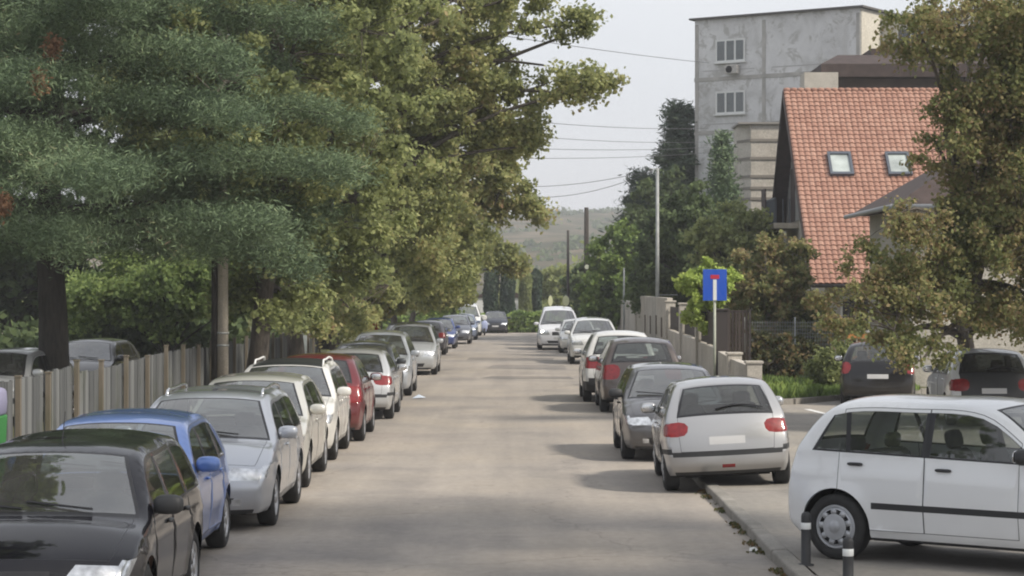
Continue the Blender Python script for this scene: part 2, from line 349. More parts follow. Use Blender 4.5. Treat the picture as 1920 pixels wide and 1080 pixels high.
def make_car(name, label, cat, kind, color, x, d, face, *, group=None, L=None, H=None, W=None, detail=2, wheel='alloy', rails=None, glass='car_glass',
             metal=.35, bumper_black=False, side_trim=None, plate_f=True, plate_r='plate', tailcol='tail', tail=(9.15, 10.1, .70), head=(2.3, 3.0, .52), zbase=0.0, yaw=0.0, roll=0.0,
             paint_rough=.35, back_strip=False, lamp_on=False, black_roof=False, wiper_rear=False, mirror=None, orange=False, darkgate=False, loc=None, tside=1.0, antenna=False, vanside=False, lip=None):
    """x: centre, d: distance of the end nearest the camera, face: 'cam' or 'away' (or loc + yaw)"""
    k = KINDS[kind]; L = L or k['L']; H = H or k['H']; W = W or k['W']; fl = L/k['L']; fh = H/k['H']
    K = [(a*fl, z*fh if z > .36 else z, dx, dz) for a, z, dx, dz in k['keys']]; nk = len(K)
    r = k['r']; foh = k['foh']*fl; wb = k['wb']*fl; belt0, bslope = k['belt'][0]*fh, k['belt'][1]
    if loc is not None: pos = Vector(loc); rz = yaw
    elif face == 'cam': pos = Vector((x, d+L/2, zbase)); rz = R(-90)+yaw
    else: pos = Vector((x, d+L/2, zbase)); rz = R(90)+yaw
    root = empty(name, pos, rz); root.rotation_euler = (roll, 0, rz); tag(root, label, cat, group)
    body = paint('paint', color, metal, paint_rough); G = M[glass]
    mats = {'paint': body, 'glass': G, 'wglass': M['windscreen_glass'], 'trim': M['trim'], 'black': M['black_plastic'], 'lens': M['lens'], 'tail': M[tailcol], 'plate': M['plate'], 'grille': M['grille'],
            'chrome': M['chrome'], 'orange': M['lens_orange'], 'dark': M['car_glass_dark']}
    h = {2: .055, 1: .085, 0: .14}[detail]
    # outline samples
    ns = {2: 8, 1: 6, 0: 4}[detail]; S = np.linspace(0, nk-1, (nk-1)*ns+1); O = interp_keys(K, S); U, Z = O[:, 0], O[:, 1]
    bot0 = K[-1][1]; sill = K[0][1]
    m = (S >= 3) & (S <= 9.4); us = U[m]; zs = Z[m]; o_ = np.argsort(us)
    zup = lambda u: np.interp(u, us[o_], zs[o_])
    belt = lambda u: belt0+bslope*(u-1)
    outl = np.stack([U, Z], 1); seg0 = outl[:-1]; seg1 = outl[1:]
    def dist_out(P):
        D = np.full(len(P), 9.0)
        for a, b in zip(seg0, seg1):
            ab = b-a; t = np.clip(((P-a)@ab)/max(ab@ab, 1e-9), 0, 1); D = np.minimum(D, np.hypot(*(P-a-t[:, None]*ab).T))
        return D
    ax = [foh, foh+wb]; Ra = r+.055
    def width(u, z, dd):
        q = np.clip((.75-u)/.75, 0, 1); qr = np.clip((u-(L-.65))/.65, 0, 1)
        w_ = W*(1-.15*q**2.2)*(1-.10*qr**2.2)
        w_ = w_-.05*np.clip((.32-z)/.12, 0, 1)**2
        w_ = w_-.035*np.clip((z-.62)/.33, -1, 1)**2
        bz = belt0+bslope*(u-1); t = z-bz; tt = np.where(t > .03, t-.015, np.clip(t, 0, None)**2/.06)
        w_ = w_-(.30 if kind == 'van' else .40)*tt*(1+.25*tt)
        w_ = w_+.010*np.exp(-((z-.80*bz)/.03)**2)-.006*np.exp(-((z-.42)/.05)**2)
        for a in ax:
            rr = np.hypot(u-a, z-r); w_ = w_+.016*np.exp(-((rr-Ra)/.06)**2)*(rr > Ra-.02)
        rd = .055; q = np.clip((rd-dd)/rd, 0, 1); w_ = w_-rd*(1-np.sqrt(np.clip(1-q*q, 0, 1)))*.9
        return w_
    # side regions (polygon, part, material)
    ins = .085; top = lambda u: zup(u)-ins
    ug = np.linspace(K[5][0], K[6][0]+.3, 200); tg = top(ug)-belt(ug); uA = float(ug[np.argmax(tg > .035)])
    bp, rdp, qe = k['bp'], k['rd'], k['qe']; sc = lambda v: v*fl
    def win(a0, a1, b0, b1, dz=0.0, n=14):
        P = [(u, float(belt(u))+dz) for u in np.linspace(a0, b0, n)]+[(u, float(max(top(u)-dz*.3, belt(u)+dz+.01))) for u in np.linspace(b1, a1, n)]
        return P
    regs = []
    for a in ax: regs.append(([(a+Ra*math.cos(t), r+Ra*math.sin(t)) for t in np.linspace(-.15, math.pi+.15, 26)]+[(a-Ra, -.2), (a+Ra, -.2)], 'HOLE', None))
    doors = []
    uD0 = uA+.02; bm = (sc(bp[0])+sc(bp[1]))/2
    dbot = sill+.10
    def doorpoly(a, b, at_, bt_):
        P = [(a, dbot), (b, dbot)]+[(b, float(belt(b))-.02)]+[(u, float(zup(u)-.05)) for u in np.linspace(bt_, at_, 10)]+[(a, float(belt(a))-.03)]
        return P
    if detail >= 1 and not vanside:
        fd = doorpoly(k.get('fd', uD0-.06), bm, max(k.get('fd', 0), uD0+.10), bm+.02); doors.append((fd, 'front_door'))
        re_ = min(sc(rdp[0])+.10, ax[1]+.25)
        rdp_ = doorpoly(bm+.001, re_, bm+.021, re_-.12*0+.02); doors.append((rdp_, 'rear_door'))
    for P, key in doors:
        regs.append((P, key, 'trim')); regs.append((inset(P, .006), key, 'paint'))
    regs.append((win(uA, uA+.14, sc(qe[0]), sc(qe[1])), None, 'trim')) if not vanside else regs.append((win(uA, uA+.14, sc(bp[0])-.05, sc(bp[1])-.05), None, 'trim'))
    g_ = .018
    regs.append((win(uA+.07, uA+.20, sc(bp[0])-.045, sc(bp[1])-.045, g_), 'win_front', 'glass'))
    if not vanside:
        regs.append((win(sc(bp[0])+.045, sc(bp[1])+.045, sc(rdp[0])-.02, sc(rdp[1])-.02, g_), 'win_rear', 'glass'))
        regs.append((win(sc(rdp[0])+.03, sc(rdp[1])+.03, sc(qe[0])-.05, sc(qe[1])-.02, g_), 'win_quarter', 'glass'))
    zl = lambda s: float(np.interp(s, S, Z)); ul = lambda s: float(np.interp(s, S, U))
    regs.append(([(0, zl(head[0])), (ul(3)+.04, zl(head[0])+.02), (ul(3)+.17, zl(2.75)+.03), (ul(3)+.22, zl(3.0)+.035), (ul(3)+.08, zl(3.0)+.03), (0, zl(3)+.1)], 'headlight', 'lens'))
    ze0, ze1 = zl(tail[0]), zl(tail[1])
    regs.append(([(L, ze1), (ul(tail[1])-.16*tside, ze1+.01), (ul(tail[1])-.24*tside, (ze0+ze1)/2+.03), (ul(tail[0])-.05*tside, ze0-.01), (L, ze0)], 'taillight', 'tail'))
    if side_trim: regs.append(([(ax[0]+Ra+.12, side_trim), (ax[1]-Ra-.02, side_trim), (ax[1]-Ra-.02, side_trim+.06), (ax[0]+Ra+.12, side_trim+.06)], 'side_moulding', 'black'))
    if bumper_black:
        regs.append(([(0, .1), (ax[0]-Ra*.8, .1), (ax[0]-Ra*.9, .50*fh), (0, .50*fh)], None, 'black')); regs.append(([(L, .1), (ax[1]+Ra*.8, .1), (ax[1]+Ra*.9, .50*fh), (L, .50*fh)], None, 'black'))
    if back_strip:
        regs.append(([(L, .50), (L-.42, .505), (L-.42, .565), (L, .575)], None, 'black'))
    if detail >= 1:
        regs.append(([(ax[1]-.12, .74*fh), (ax[1]+.05, .74*fh), (ax[1]+.05, .75*fh), (ax[1]-.12, .75*fh)], None, 'trim')) if False else None
    regs.append(([(ax[0]+Ra*.9, 0), (ax[1]-Ra*.9, 0), (ax[1]-Ra*.9, sill+.03), (ax[0]+Ra*.9, sill+.03)], None, 'black'))
    regs = [q for q in regs if q]; regs = [q for q in regs if q[1] != 'HOLE']+[q for q in regs if q[1] == 'HOLE']
    boundary = [(float(a), float(b)) for a, b in zip(U, Z)]
    nb = int((U[-1]-U[0])/h); boundary += [(float(U[-1]+(U[0]-U[-1])*i/nb), float(Z[-1]+(Z[0]-Z[-1])*i/nb)) for i in range(1, nb)]
    gu, gz = np.meshgrid(np.arange(0, L, h), np.arange(.12, H, h*.9)); pts = np.stack([gu.ravel(), gz.ravel()], 1)
    gu2, gz2 = np.meshgrid(np.arange(0, L, h), np.array([sill+.04]))
    pts = np.concatenate([pts, np.stack([gu2.ravel(), gz2.ravel()], 1)])
    inn = inpoly(pts, boundary); pts = pts[inn]; pts = pts[dist_out(pts) > .06]
    nrm = np.gradient(outl, axis=0); nrm /= np.maximum(np.linalg.norm(nrm, axis=1), 1e-9)[:, None]; nv = np.stack([nrm[:, 1], -nrm[:, 0]], 1)
    for q in ((.008, .022, .045) if detail == 2 else (.012, .04) if detail == 1 else (.03,)):
        pp = outl+nv*q; pp = pp[inpoly(pp, boundary)]; pts = np.concatenate([pts, pp])
    allv = []; allf = []; fpart = []; fmat = []
    def emit(P3, T, cent, regs_, base, flip, side):
        part = np.array(['body']*len(T), dtype=object); mt = np.array(['paint']*len(T), dtype=object)
        for poly, pk, mk_ in regs_:
            q = inpoly(cent, poly)
            if pk: part[q] = pk
            if mk_: mt[q] = mk_
        b = len(allv); allv.extend(P3.tolist())
        for t, p_, m_ in zip(T, part, mt):
            if p_ == 'HOLE': continue
            if p_ != 'body' and p_ not in ('windshield', 'rear_window', 'tailgate', 'bonnet', 'grille', 'number_plate', 'number_plate_rear', 'wrapblack'):
                p_ = p_+side if side else p_
            allf.append((b+t[0], b+t[2], b+t[1]) if flip else (b+t[0], b+t[1], b+t[2])); fpart.append(p_); fmat.append(m_)
    polys = [dense(p, h) if len(p) < 10 else p for p, _, _ in regs]
    P, T = cdt(pts, polys, boundary)
    dd = dist_out(P); wy = width(P[:, 0], P[:, 1], dd); cent = P[T].mean(axis=1)
    for sg, sd_ in ((1, '|L'), (-1, '|R')):
        P3 = np.stack([L/2-P[:, 0], sg*wy, P[:, 1]], 1); emit(P3, T, cent, regs, 0, sg > 0, sd_)
    # wrap: front, bonnet, windscreen, roof, tailgate
    we = width(U, Z, np.zeros(len(U))); arc = np.concatenate([[0], np.cumsum(np.hypot(np.diff(U), np.diff(Z)))]); ALEN = arc[-1]
    s2a = lambda s: float(np.interp(s, S, arc)); Wd = .8
    def rect(s0, s1, t0, t1, t0b=None, t1b=None):
        t0b = t0 if t0b is None else t0b; t1b = t1 if t1b is None else t1b
        a, b = s2a(s0), s2a(s1); return [(a, t0*Wd), (b, t0b*Wd), (b, t1b*Wd), (a, t1*Wd)]
    wr = []
    wr.append((rect(-1, .35, -1.1, 1.1), None, 'black')); wr.append((rect(12.6, 14, -1.1, 1.1), None, 'black'))
    if bumper_black: wr.append((rect(0, 1.9, -1.1, 1.1), None, 'black')); wr.append((rect(11.2, 13, -1.1, 1.1), None, 'black'))
    if detail >= 1:
        a = rect(3.12, 4.94, -.90, .90, -.93, .93); wr.append((a, 'bonnet', 'trim')); wr.append((inset(a, .006), 'bonnet', 'paint'))
        a = rect(8.06, 10.95, -.90, .90, -.84, .84); wr.append((a, 'tailgate', 'trim')); wr.append((inset(a, .006), 'tailgate', 'black' if darkgate else 'paint'))
    if black_roof: wr.append((rect(6.02, 8.0, -.93, .93), None, 'trim'))
    wr.append((rect(4.96, 5.97, -.97, .97, -.93, .93), 'windshield', 'trim')); wr.append((rect(5.06, 5.93, -.935, .935, -.885, .885), 'windshield', 'wglass'))
    wr.append((rect(8.10, 8.98, -.86, .86, -.88, .88), 'rear_window', 'trim')); wr.append((rect(8.16, 8.90, -.81, .81, -.83, .83), 'rear_window', 'glass' if not darkgate else 'dark'))
    wr.append((rect(2.25, 2.75, -.40, .40), 'grille', 'grille')); wr.append((rect(.55, 1.25, -.62, .62, -.70, .70), 'grille', 'grille'))
    for sg in (1, -1):
        sd_ = '|L' if sg > 0 else '|R'
        wr.append((rect(head[0], head[1], sg*head[2]*1.0, sg*1.1, sg*(head[2]+.10), sg*1.1), 'headlight'+sd_, 'lens'))
        if orange: wr.append((rect(head[0]+.1, head[1]-.1, sg*.86, sg*1.1), 'headlight'+sd_, 'orange'))
        a, b = s2a(tail[0]), s2a(tail[1]); t0_ = tail[2]; wr.append(([(a+(b-a)*q_, sg*Wd*v_) for q_, v_ in ((0, 1.1), (0, t0_+.16), (.10, t0_+.06), (.35, t0_), (.7, t0_+.01), (.92, t0_+.07), (1, t0_+.2), (1, 1.1))], 'taillight'+sd_, 'tail'))
        if detail == 2: wr.append((rect(.7, 1.15, sg*.66, sg*.80), 'fog_lamp'+sd_, 'lens'))
    if plate_f: wr.append((rect(1.45, 1.98, -.32, .32), 'number_plate', 'plate'))
    if plate_r: wr.append((rect(10.0, 10.5, -.32, .32), 'number_plate_rear', plate_r if plate_r in mats else 'plate'))
    if back_strip: wr.append((rect(10.95, 11.30, -1.1, 1.1), 'wrapblack', 'black'))
    if lip: wr.append((rect(lip[0], lip[1], -.12, .12), 'wrapblack', lip[2]))
    tt = np.array([-1, -.985, -.96, -.92, -.86, -.78, -.65, -.5, -.33, -.16, 0, .16, .33, .5, .65, .78, .86, .92, .96, .985, 1.]) if detail == 2 else np.array([-1, -.96, -.88, -.7, -.45, -.2, 0, .2, .45, .7, .88, .96, 1])
    ga, gt = np.meshgrid(arc[1:-1], tt[1:-1]*Wd); pts = np.stack([ga.ravel(), gt.ravel()], 1)
    bnd = [(float(a), -Wd) for a in arc]+[(float(arc[-1]), float(t*Wd)) for t in tt[1:-1]]+[(float(a), Wd) for a in arc[::-1]]+[(0.0, float(t*Wd)) for t in tt[1:-1][::-1]]
    clip = lambda poly: [(min(max(a, 0), ALEN), min(max(b, -Wd), Wd)) for a, b in poly]
    P, T = cdt(pts, [dense(clip(p), h*1.2) for p, _, _ in wr], bnd)
    ss = np.interp(P[:, 0], arc, S); E = interp_keys(K, ss); we_ = np.interp(ss, S, we); E[:, 0] = np.interp(ss, S, U); E[:, 1] = np.interp(ss, S, Z)
    t = P[:, 1]/Wd; f = 1-np.abs(t)**2.5
    P3 = np.stack([L/2-(E[:, 0]+E[:, 2]*f), t*we_, E[:, 1]+E[:, 3]*f], 1)
    emit(P3, T, P[T].mean(axis=1), [(clip(p), a, b) for p, a, b in wr], 0, False, '')
    V = np.array(allv); F = np.array(allf)
    # weld and smooth normals over the whole shell
    key = np.round(V, 3); _, inv = np.unique(key, axis=0, return_inverse=True); inv = inv.ravel()
    fn = np.cross(V[F[:, 1]]-V[F[:, 0]], V[F[:, 2]]-V[F[:, 0]]); cen = V[F].mean(axis=1)
    acc = np.zeros((inv.max()+1, 3))
    # orient: outward from the car's core
    core = cen.copy(); core[:, 0] = np.clip(core[:, 0], -L*.3, L*.3); core[:, 1] = 0; core[:, 2] = .6
    bad = (fn*(cen-core)).sum(1) < 0; F[bad] = F[bad][:, ::-1]; fn[bad] *= -1
    for j in range(3): np.add.at(acc, inv[F[:, j]], fn)
    acc /= np.maximum(np.linalg.norm(acc, axis=1), 1e-12)[:, None]; VN = acc[inv]
    parts = {}
    for i, p_ in enumerate(fpart): parts.setdefault(p_, []).append(i)
    def build(key, oname, parent):
        if key not in parts: return None
        idx = parts.pop(key); ff = F[idx]; uv, loc_ = np.unique(ff, return_inverse=True); loc_ = loc_.reshape(ff.shape)
        ms = sorted(set(fmat[i] for i in idx)); return mk(oname, V[uv], loc_, [mats[q] for q in ms], parent, True, [ms.index(fmat[i]) for i in idx], VN[uv])
    if 'wrapblack' in parts: parts.setdefault('body', []).extend(parts.pop('wrapblack'))
    bod = build('body', 'body', root)
    build('bonnet', 'bonnet', root); tg_ = build('tailgate', 'tailgate', root)
    build('windshield', 'windshield', root); build('rear_window', 'rear_window', tg_ or root)
    build('grille', 'grille', root); build('number_plate', 'number_plate', root); build('number_plate_rear', 'number_plate', tg_ or root)
    for sg, sd_ in ((1, '|L'), (-1, '|R')):
        fdo = build('front_door'+sd_, 'door', root); rdo = build('rear_door'+sd_, 'door', root)
        build('win_front'+sd_, 'window', fdo or root); build('win_rear'+sd_, 'window', rdo or root); build('win_quarter'+sd_, 'quarter_window', root)
        build('headlight'+sd_, 'headlight', root); build('taillight'+sd_, 'taillight', root); build('fog_lamp'+sd_, 'fog_lamp', root); build('side_moulding'+sd_, 'side_moulding', root)
        # mirror
        um = uA+.10; zm = float(belt(um))+.06; wm = float(width(np.array([um]), np.array([zm]), np.array([1.]))[0])
        mbm = MB(); superball(mbm, (L/2-um+.02, sg*(wm+.12), zm+.02), (.07, .115, .075), .7); mbm.tube([(L/2-um, sg*(wm-.02), zm-.04), (L/2-um, sg*(wm+.06), zm-.01)], .025, 6)
        mo = mbm.build('wing_mirror', mirror or body, root, True)
        if detail >= 1:
            g2 = MB(); superball(g2, (L/2-um-.048, sg*(wm+.12), zm+.02), (.006, .095, .058), .6, 10, 6); g2.build('mirror_glass', M['chrome'], mo, True)
            for uu, dobj in ((bm-.20, fdo), (sc(rdp[0])-.08 if not vanside else bm+1.2, rdo)):
                if dobj is None: continue
                hz = float(belt(uu))-.10; hw = float(width(np.array([uu]), np.array([hz]), np.array([1.]))[0])
                hb = MB(); superball(hb, (L/2-uu, sg*(hw+.015), hz), (.085, .018, .016), .6, 10, 6); hb.build('door_handle', body if mirror is None else mirror, dobj, True)
    # wheels
    mt, mr = wheel_meshes(wheel, r)
    ww = W-.105
    for a in ax:
        for sg in (1, -1):
            wo = bpy.data.objects.new('wheel', mt); COL.objects.link(wo); wo.parent = root; wo.location = (L/2-a, sg*ww, r)
            ro = bpy.data.objects.new('rim', mr); COL.objects.link(ro); ro.parent = wo; ro.rotation_euler = (0, .3*a, 0 if sg > 0 else math.pi)
    # underbody with wheel wells
    ub = MB(); ub.box(-L/2+.25, L/2-.3, -W+.28, W-.28, sill-.02, sill+.10)
    ub.box(L/2-ax[1]+Ra, L/2-ax[0]-Ra, -W+.10, W-.10, sill, sill+.08)
    for a in ax:
        for sg in (1, -1):
            Pp = [(L/2-a+Ra*math.cos(t_), r+Ra*math.sin(t_)) for t_ in np.linspace(-.3, math.pi+.3, 16)]
            Vv = [(p[0], sg*(W-.015-(.02 if True else 0)), p[1]) for p in Pp]+[(p[0], sg*(W-.34), p[1]) for p in Pp]; n = len(Pp)
            ub.add(Vv, [(i, i+1, n+i+1, n+i) for i in range(n-1)]); ub.add([(p[0], sg*(W-.34), p[1]) for p in Pp], [tuple(range(n))])
    ub.build('underbody', M['under'], root)
    # interior
    if detail >= 1:
        it = MB(); it.box(L/2-uA-.25, L/2-K[5][0]+.05, -W+.16, W-.16, belt0-.35, belt0-.04); it.build('dashboard', M['seat'], root, False, .03)
        for sg in (1, -1):
            s_ = MB(); us_ = bm-.25; xx = L/2-us_; superball(s_, (xx+.22, sg*.36, .42*fh), (.27, .25, .10), .5); Mx = Matrix.Translation((xx-.06, sg*.36, .75*fh)) @ Matrix.Rotation(R(-14), 4, 'Y')
            superball(s_, (0, 0, 0), (.08, .24, .32), .55, M=Mx); Mx2 = Matrix.Translation((xx-.17, sg*.36, 1.13*fh)) @ Matrix.Rotation(R(-14), 4, 'Y'); superball(s_, (0, 0, 0), (.05, .13, .09), .6, M=Mx2)
            s_.build('seat', M['seat'], root, True)
        s_ = MB(); xx = L/2-sc(rdp[0])-.05; superball(s_, (xx+.25, 0, .44*fh), (.27, W-.24, .10), .4); Mx = Matrix.Translation((xx, 0, .74*fh)) @ Matrix.Rotation(R(-18), 4, 'Y')
        superball(s_, (0, 0, 0), (.08, W-.26, .26), .35, M=Mx)
        for yy in (-.35, .35): superball(s_, (xx-.10, yy, 1.05*fh), (.05, .12, .075), .6)
        s_.build('rear_seat', M['seat'], root, True)
        # wipers
        for (y0, y1) in ((.42, -.08), (-.10, -.58)):
            q = []
            for t_ in np.linspace(0, 1, 6):
                yy = y0+(y1-y0)*t_; s__ = 5.10+.12*t_; e = interp_keys(K, np.array([s__]))[0]; f_ = 1-abs(yy/W)**2.5; q.append((L/2-(e[0]+e[2]*f_)+.012, yy, e[1]+e[3]*f_+.012))
            wi = MB(); wi.tube(q, .009, 4); wi.build('wiper', M['trim'], root)
    if wiper_rear:
        q = []
        for t_ in np.linspace(0, 1, 6):
            yy = .12-.62*t_; s__ = 8.80-.10*math.sin(t_*3); e = interp_keys(K, np.array([s__]))[0]; f_ = 1-abs(yy/W)**2.5; q.append((L/2-(e[0]+e[2]*f_)-.02, yy, e[1]+e[3]*f_))
        wi = MB(); wi.tube(q, [.016, .012, .011, .010, .010, .008], 5); wi.build('rear_wiper', M['trim'], tg_ or root)
    if rails:
        for sg in (1, -1):
            q = []
            for s__ in np.linspace(6.35, 8.0, 12):
                e = interp_keys(K, np.array([s__]))[0]; ww_ = float(np.interp(s__, S, we)); lift = .055 if 6.45 < s__ < 7.9 else -.01
                q.append((L/2-e[0], sg*(ww_-.035), e[1]+lift+.01))
            rb = MB(); rb.tube(q, .017, 7); rb.build('roof_rail', rails, root, True)
    if antenna:
        e = interp_keys(K, np.array([6.3]))[0]; ab = MB(); ab.tube([(L/2-e[0], .0, e[1]+.04), (L/2-e[0]-.12, 0, e[1]+.28)], [.006, .003], 5); ab.build('antenna', M['trim'], root)
    if lamp_on:
        pass
    root['_dims'] = [L, W, H]; del root['_dims']
    return root
# ------------------------------------------------------------------ ground, road, kerbs, hill
def asphalt(name, base=(0.34, 0.309, 0.274)):
    m, N, L, b = newmat(name); v = mapping(N, L)
    f = noise(N, L, v, 90, 4, 0.7); p = noise(N, L, v, 0.35, 5, 0.55, 0.4); s = noise(N, L, mapping(N, L, (1.5, .12, 1)), 1.0, 5, 0.6)
    c = mix(N, L, 1, base, ramp(N, L, f, [(0.3, (0.80, 0.80, 0.80)), (0.7, (1.15, 1.15, 1.15))]), 'MULTIPLY')
    c = mix(N, L, 1, c, ramp(N, L, p, [(0.32, (0.80, 0.81, 0.84)), (0.5, (1, 1, 1)), (0.72, (1.13, 1.10, 1.05))]), 'MULTIPLY')
    c = mix(N, L, 1, c, ramp(N, L, s, [(0.38, (0.92, 0.92, 0.92)), (0.62, (1.06, 1.05, 1.04))]), 'MULTIPLY')
    md = noise(N, L, mapping(N, L, (1, .6, 1)), 9, 6, .7); c = mix(N, L, 1, c, ramp(N, L, md, [(0.3, (.88, .88, .88)), (0.7, (1.10, 1.10, 1.10))]), 'MULTIPLY')
    tk = noise(N, L, mapping(N, L, (1.1, .01, 1)), 1.0, 3, .5); c = mix(N, L, 1, c, ramp(N, L, tk, [(0.35, (.93, .93, .935)), (0.65, (1.06, 1.055, 1.05))]), 'MULTIPLY')
    st = noise(N, L, mapping(N, L, (1, .5, 1)), 2.2, 6, 0.6, 1.2)      # oil drips and damp stains
    c = mix(N, L, ramp(N, L, st, [(0.66, (0, 0, 0)), (0.74, (0.35, 0.35, 0.35))]), c, (0.09, 0.085, 0.08))
    vo = N.new('ShaderNodeTexVoronoi'); vo.feature = 'DISTANCE_TO_EDGE'; vo.inputs['Scale'].default_value = 0.22
    wv = N.new('ShaderNodeMixRGB'); wv.blend_type = 'ADD'; wv.inputs[0].default_value = .9; L.new(v, wv.inputs[1])
    nz = N.new('ShaderNodeTexNoise'); nz.inputs['Scale'].default_value = 1.4; nz.inputs['Detail'].default_value = 6; L.new(v, nz.inputs[0]); L.new(nz.outputs['Color'], wv.inputs[2]); L.new(wv.outputs[0], vo.inputs['Vector'])
    c = mix(N, L, ramp(N, L, vo.outputs['Distance'], [(0.0, (0.28, 0.28, 0.28)), (0.005, (0, 0, 0))]), c, (0.06, 0.055, 0.05))
    L.new(c, b.inputs['Base Color']); setp(b, Roughness=0.88, Specular_IOR_Level=0.25); bumpn(N, L, b, f, 0.35, 0.01); return m
M['asphalt'] = asphalt('asphalt')
M['asphalt_side'] = asphalt('asphalt_side', (0.30, 0.28, 0.25))
def patchy(name, cols, scale, fine=40, rough=.95, bump=.5):
    m, N, L, b = newmat(name); v = mapping(N, L); p = noise(N, L, v, scale, 6, .6, .3); f = noise(N, L, v, fine, 4, .7)
    c = ramp(N, L, p, [(0.3+0.4*i/(len(cols)-1), q) for i, q in enumerate(cols)])
    c = mix(N, L, 1, c, ramp(N, L, f, [(0.3, (.75, .75, .75)), (0.7, (1.2, 1.2, 1.2))]), 'MULTIPLY')
    L.new(c, b.inputs['Base Color']); setp(b, Roughness=rough, Specular_IOR_Level=.2); bumpn(N, L, b, f, bump, .02); return m
M['soil'] = patchy('soil', [(.07, .085, .035), (.12, .12, .06), (.17, .145, .095)], .5)
M['pave'] = patchy('pave', [(.17, .16, .14), (.22, .205, .185), (.26, .24, .21)], .8)
M['kerb'] = patchy('kerb', [(.20, .19, .17), (.27, .255, .23), (.33, .31, .28)], 1.2)
M['hill'] = None
def sheet(name, poly, z, mat, kind='structure', thick=0):
    if not thick: o = mk(name, [(x, y, z) for x, y in poly], [tuple(range(len(poly)))], mat)
    else:
        n = len(poly); V = [(x, y, z) for x, y in poly]+[(x, y, z-thick) for x, y in poly]
        o = mk(name, V, [tuple(range(n))]+[(i, i+n, (i+1) % n+n, (i+1) % n) for i in range(n)], mat)
    return tag(o, kind=kind)
sheet('ground', [(-850, -40), (850, -40), (850, 1560), (-850, 1560)], -.05, M['soil'])
sheet('road', [(-4.75, -30), (4.2, -30), (4.2, 60), (4.0, 150), (-4.6, 150), (-4.75, 60)], 0.0, M['asphalt'])
M['patch_shadow'] = asphalt('patch_shadow', (0.22, 0.205, 0.19)); M['patch_shadow_pale'] = asphalt('patch_shadow_pale', (0.255, 0.236, 0.216))
sheet('road_patch_shadow', [(-1.0, 69), (-.2, 68.2), (1.9, 68.5), (1.8, 70.3), (-.6, 70.8)], .004, M['patch_shadow'])  # dark strips across the road: patches and cast shadows put into the colour
sheet('road_patch_shadow', [(-.9, 78), (1.9, 77), (1.9, 81.5), (-.7, 82)], .004, M['patch_shadow_pale'])
sheet('road_patch_shadow', [(-1.8, 88), (1.6, 87.4), (1.7, 90.8), (-1.7, 91.5)], .004, M['patch_shadow'])
# right-hand plaza (parking apron) behind a kerb that drops at the mouth of the side street
xs = [(2.72, 8), (2.72, 19.6), (2.70, 21.5), (2.68, 24), (2.68, 31)]
zp = .10
V = [(x, y, zp) for x, y in xs]+[(40, y, zp) for x, y in xs]+[(2.68, 34, .006), (40, 34, .006), (2.6, 56, .008), (40, 56, .008)]; n = len(xs)
F = [(i, n+i, n+i+1, i+1) for i in range(n-1)]+[(n-1, 2*n-1, 2*n+1, 2*n), (2*n, 2*n+1, 2*n+3, 2*n+2)]
tag(mk('parking_apron', V, F, M['asphalt_side']), kind='structure')
kb = MB(); rnd = random.Random(4); y = 12.0
while y < 31:
    l = .98+rnd.uniform(-.02, .02); j = rnd.uniform(-.012, .012); ztop = .112 if y < 29.5 else .112-.05*(y-29.5)
    kb.box(2.53+j, 2.70+j, y, y+l-.02, -.05, ztop+rnd.uniform(-.006, .004)); y += l
tag(kb.build('kerb', M['kerb'], None, False, .02), kind='structure')
# far side of the apron: curved kerb, lawn and pavement in front of the low wall
kb = MB(); P = [(4.3, 150), (4.3, 70), (4.32, 54), (4.6, 52.5), (5.2, 52), (6.6, 52.6), (8.4, 55.2), (12, 60), (22, 68)]
for a, b_ in zip(P[:-1], P[1:]):
    a = Vector((*a, 0)); b_ = Vector((*b_, 0)); d = (b_-a).normalized(); nn = Vector((d.y, -d.x, 0)); k_ = max(1, int((b_-a).length/1.0))
    for i in range(k_):
        p = a+(b_-a)*(i/k_); q = a+(b_-a)*((i+.98)/k_); kb.add([p-nn*.07+Vector((0, 0, -.05)), p+nn*.07+Vector((0, 0, -.05)), q+nn*.07+Vector((0, 0, -.05)), q-nn*.07+Vector((0, 0, -.05)), p-nn*.07+Vector((0, 0, .14)), p+nn*.07+Vector((0, 0, .14)), q+nn*.07+Vector((0, 0, .14)), q-nn*.07+Vector((0, 0, .14))],
            [(0,3,2,1),(4,5,6,7),(0,1,5,4),(1,2,6,5),(2,3,7,6),(3,0,4,7)])
tag(kb.build('kerb', M['kerb']), kind='structure')
sheet('pavement', [(4.3, 150), (4.3, 54), (4.6, 52.6), (5.2, 52.1), (5.35, 54), (5.35, 150)], .115, M['pave'])
sheet('lawn', [(5.35, 150), (5.35, 52.1), (6.6, 52.7), (8.4, 55.3), (12, 60.1), (22, 68), (60, 72), (60, 150)], .10, M['soil'])
sheet('road_marking', [(6.55, 50.3), (6.70, 50.3), (6.95, 47.0), (6.80, 47.0)], .012, plain('paintwhite', (.72, .72, .70), .7, var=.15, scale=8))
